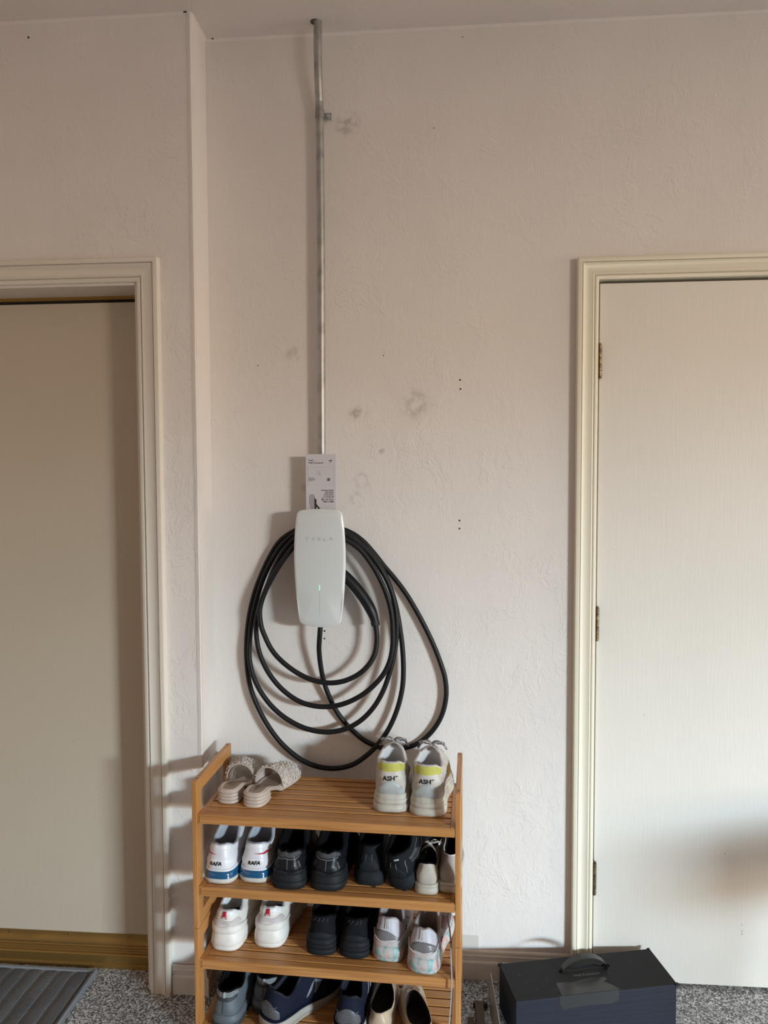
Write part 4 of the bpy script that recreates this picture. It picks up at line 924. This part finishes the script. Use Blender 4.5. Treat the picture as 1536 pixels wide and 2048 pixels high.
for c in ((-.0004, Wb), (.004, Wb+.001), (Lb-.004, Wb+.001), (Lb, 0)):
    mb = MB(); mb.box((c[0]-.004, c[1]-.003, zb-.006), (c[0]+.004, c[1]+.0015, zb+.002), .0008); mb.build('fold_tab', M_CT, bx)
# strap handle
mb = MB(); rings = []
for k in range(25):
    t = k/24; x = hc.x-.068+.136*t; z = zb-.004+.042*math.sin(PI*t)**.55; yw = .0115*(.75+.25*math.sin(PI*t)); yc_ = hc.y-.002*math.sin(PI*t)
    th = .0012; rings.append([Vector((x, yc_-yw, z)), Vector((x, yc_+yw, z+.0005)), Vector((x, yc_+yw, z+th+.0005)), Vector((x, yc_-yw, z+th))])
mb.loft(rings, True, True); mb.build('handle', mat('black_strap_plastic', (.020, .020, .022), .36), bx, smooth=True, angle=.6)
# tape over the seam and the print on the lid
mb = MB(); tpv = [(.128, .048), (.150, .050), (.165, .046), (.205, .052), (.235, .056), (.268, .054), (.272, .044), (.258, .036), (.276, .020), (.290, .0)]
poly = [(x, y) for x, y in tpv]+[(.126, .0)]
mb.add([Vector((x, y, zb+.0004)) for x, y in poly], [tuple(range(len(poly)))]); fr_ = [(.118, 0), (.285, 0), (.286, -.028), (.262, -.036), (.20, -.033), (.128, -.039), (.119, -.02)]
mb.add([Vector((x, -.0006, zb+z)) for x, z in fr_], [tuple(range(len(fr_)))]); mb.build('seam_tape', M_TAPE, bx)
text_obj('Wall Connector', .0115, 'lid_print', mat('grey_lid_print', (.16, .16, .16), .5), bx, (.186, .066, zb+.0006), 'LEFT', 0, 0, 1, (0, 0, .0))
rn = random.Random(4)
for k in range(12):
    mb = MB(); x, y = rn.choice([(rn.uniform(.25, .38), rn.uniform(.02, .12)), (rn.uniform(.02, .12), rn.uniform(.02, .10))]); r = rn.uniform(.0005, .0011); mb.cyl((x, y, zb+.0001), (0, 0, 1), r, .0004, 6); mb.build('dust_speck', mat('dust', (.35, .34, .32), .9), bx)

# flattened brown boards and a grey plastic sheet standing between the rack and the carton
M_BRN = mat('dark_brown_board', (.085, .062, .045), .8, bump=(30, .3, .003)); M_GSH = mat('grey_translucent_sheet', (.30, .295, .29), .35, bump=(60, .4, .002))
bd = empty('cardboard_bundle', (.098, -.10, 0), label='dark brown flattened boards on the floor between rack and carton', cat='cardboard')
mb = MB(); mb.box((-.012, -.36, 0), (.012, -.045, .028), .002); mb.build('board', M_BRN, bd)
mb = MB(); mb.box((-.034, -.36, 0), (-.017, -.085, .016), .002); mb.build('board', M_BRN, bd)
mb = MB(); mb.box((-.016, -.030, 0), (.024, -.020, .014), .001); mb.build('board', M_BRN, bd)
mb = MB(); rings = []
for k in range(13):
    y = -.085-.30*k/12; o = .002*math.sin(k*1.7); X = .1315+.018*k/12; rings.append([Vector((X-.010+o, y, 0)), Vector((X-.007+o*.5, y, .04)), Vector((X-.003, y, .072+.003*math.sin(k*2.3))), Vector((X-.0005, y, .072+.003*math.sin(k*2.3))), Vector((X-.0045+o*.5, y, .04)), Vector((X-.0075+o, y, 0))])
mb.loft(rings, True, True); gs = mb.build('plastic_sheet', M_GSH, None, smooth=True); tag(gs, 'grey plastic sheet standing on edge against the black carton', 'sheet'); gs.location = (.004, .002, 0)

# ------------------------------------------------------------------ grey ribbed doormat
dm = empty('doormat', (-1.045, -.065, 0), label='grey plush doormat with stitched ribs in front of the left door', cat='mat')
M_MAT = mat('grey_plush', (.115, .115, .12), .95, bump=(160, .8, .003), var=((.075, .076, .08), 9, 5, .4, .7)); M_MATE = mat('light_grey_binding', (.20, .205, .215), .9, bump=(200, .5, .001))
sk = lambda x, y: Vector((x-.006*0, y, 0))
W_M, D_M = .62, .44
bord = .016
mb = MB(); mb.box((-W_M, -D_M, 0), (0, 0, .006), .003); mb.build('mat_base', M_MATE, dm)
pts_ = [(-W_M+.007, -D_M+.007), (-.007, -D_M+.007), (-.007, -.007), (-W_M+.007, -.007)]
mb = MB(); mb.tube([Vector((*p, .0075)) for p in pts_+pts_[:1]], .0065, 10); mb.build('binding', M_MATE, dm, smooth=True)
nr = 12; rwid = (W_M-2*bord)/nr
for k in range(nr):
    x0 = -W_M+bord+rwid*k; x1 = x0+rwid-.0012; rings = []
    for j in range(25):
        y = lerp(-D_M+bord, -bord, j/24); e = min(1, min(j, 24-j)/1.2); row = []
        for q in range(11):
            f = q/10; x = lerp(x0, x1, f); hgt = 0.004+(.0075*(max(0, math.sin(PI*f))**.28))*(.6+.4*e)+.0014*mnoise.noise(Vector((x*40, y*22, 2))); row.append(Vector((x, y, hgt)))
        rings.append(row)
    mb = MB(); mb.loft(rings, closed=False); mb.build('rib', M_MAT, dm, smooth=True, angle=1.5)

# ------------------------------------------------------------------ sawhorse out of frame to the right; unseen, added so its beam shades the foot of the right door
sh_ = empty('occluder', (2.16, -1.30, 0), label='wooden sawhorse of beam and legs, added out of view to shade the right door', cat='occluder')
M_SAW = mat('pine', (.50, .36, .20), .6, bump=(60, .2, .001))
sd_ = Vector((.38, .70, 0)).normalized(); sp_ = Vector((-sd_.y, sd_.x, 0))
mb = MB(); hl = .30; mb.loft([[sd_*t+sp_*a+Vector((0, 0, .77+b)) for a, b in ((-.045, -.085), (.045, -.085), (.045, .085), (-.045, .085))] for t in (-hl, hl)], True, True); mb.build('beam', M_SAW, sh_)
for t in (-.22, .22):
    for q in (-1, 1):
        mb = MB(); mb.loft([[c+sd_*a+sp_*b for a, b in ((-.022, -.012), (.022, -.012), (.022, .012), (-.022, .012))] for c in (sd_*(t*1.15)+sp_*q*.20+Vector((0, 0, 0)), sd_*t+sp_*q*.045+Vector((0, 0, .80)))], True, True); mb.build('leg', M_SAW, sh_)

M_SCUFF = mat('scuff', (.35, .31, .27), .8)
for (px, py, r) in ((100, 1112, .0016), (148, 1482, .0022), (61, 1588, .0014), (70, 1596, .0018), (208, 1595, .0018), (198, 1650, .0012), (69, 1691, .0014), (54, 1772, .0016), (71, 1769, .0018), (99, 1748, .0012), (252, 1695, .002), (14, 1128, .0012)):
    p = on_wall(px, py, -.0105); mk = MB(); mk.box((p.x-dl.location.x-r*.6, -.0006, p.z-r), (p.x-dl.location.x+r*.6, .0002, p.z+r), .0003); mk.build('scuff_mark', M_SCUFF, dl)
rn = random.Random(12); df = bpy.data.objects['door_frame_2']
for k in range(5):
    z0 = lerp(.42, .56, rn.random()); x0 = LX1+.070-.0015; mk = MB()
    mk.tube(catmull([(x0+rn.uniform(-.004, .001), YL-.019, z0+.012*e+rn.uniform(-.003, .003)) for e in range(4)], 10), .0006, 5); mk.build('scratch', mat('bare_wood_scratch', (.22, .13, .08), .8), df)
mk = MB(); mk.tube([(LX1+.0712, YL-.0125, .0), (LX1+.0714, YL-.0125, .087)], .0009, 6); mk.tube([(LX1+.0712, YL-.004, .0868), (XC-.01, YL-.004, .0868)], .0007, 6); mk.build('open_joint', mat('brown_joint', (.16, .09, .05), .9), bpy.data.objects['baseboard_left'])
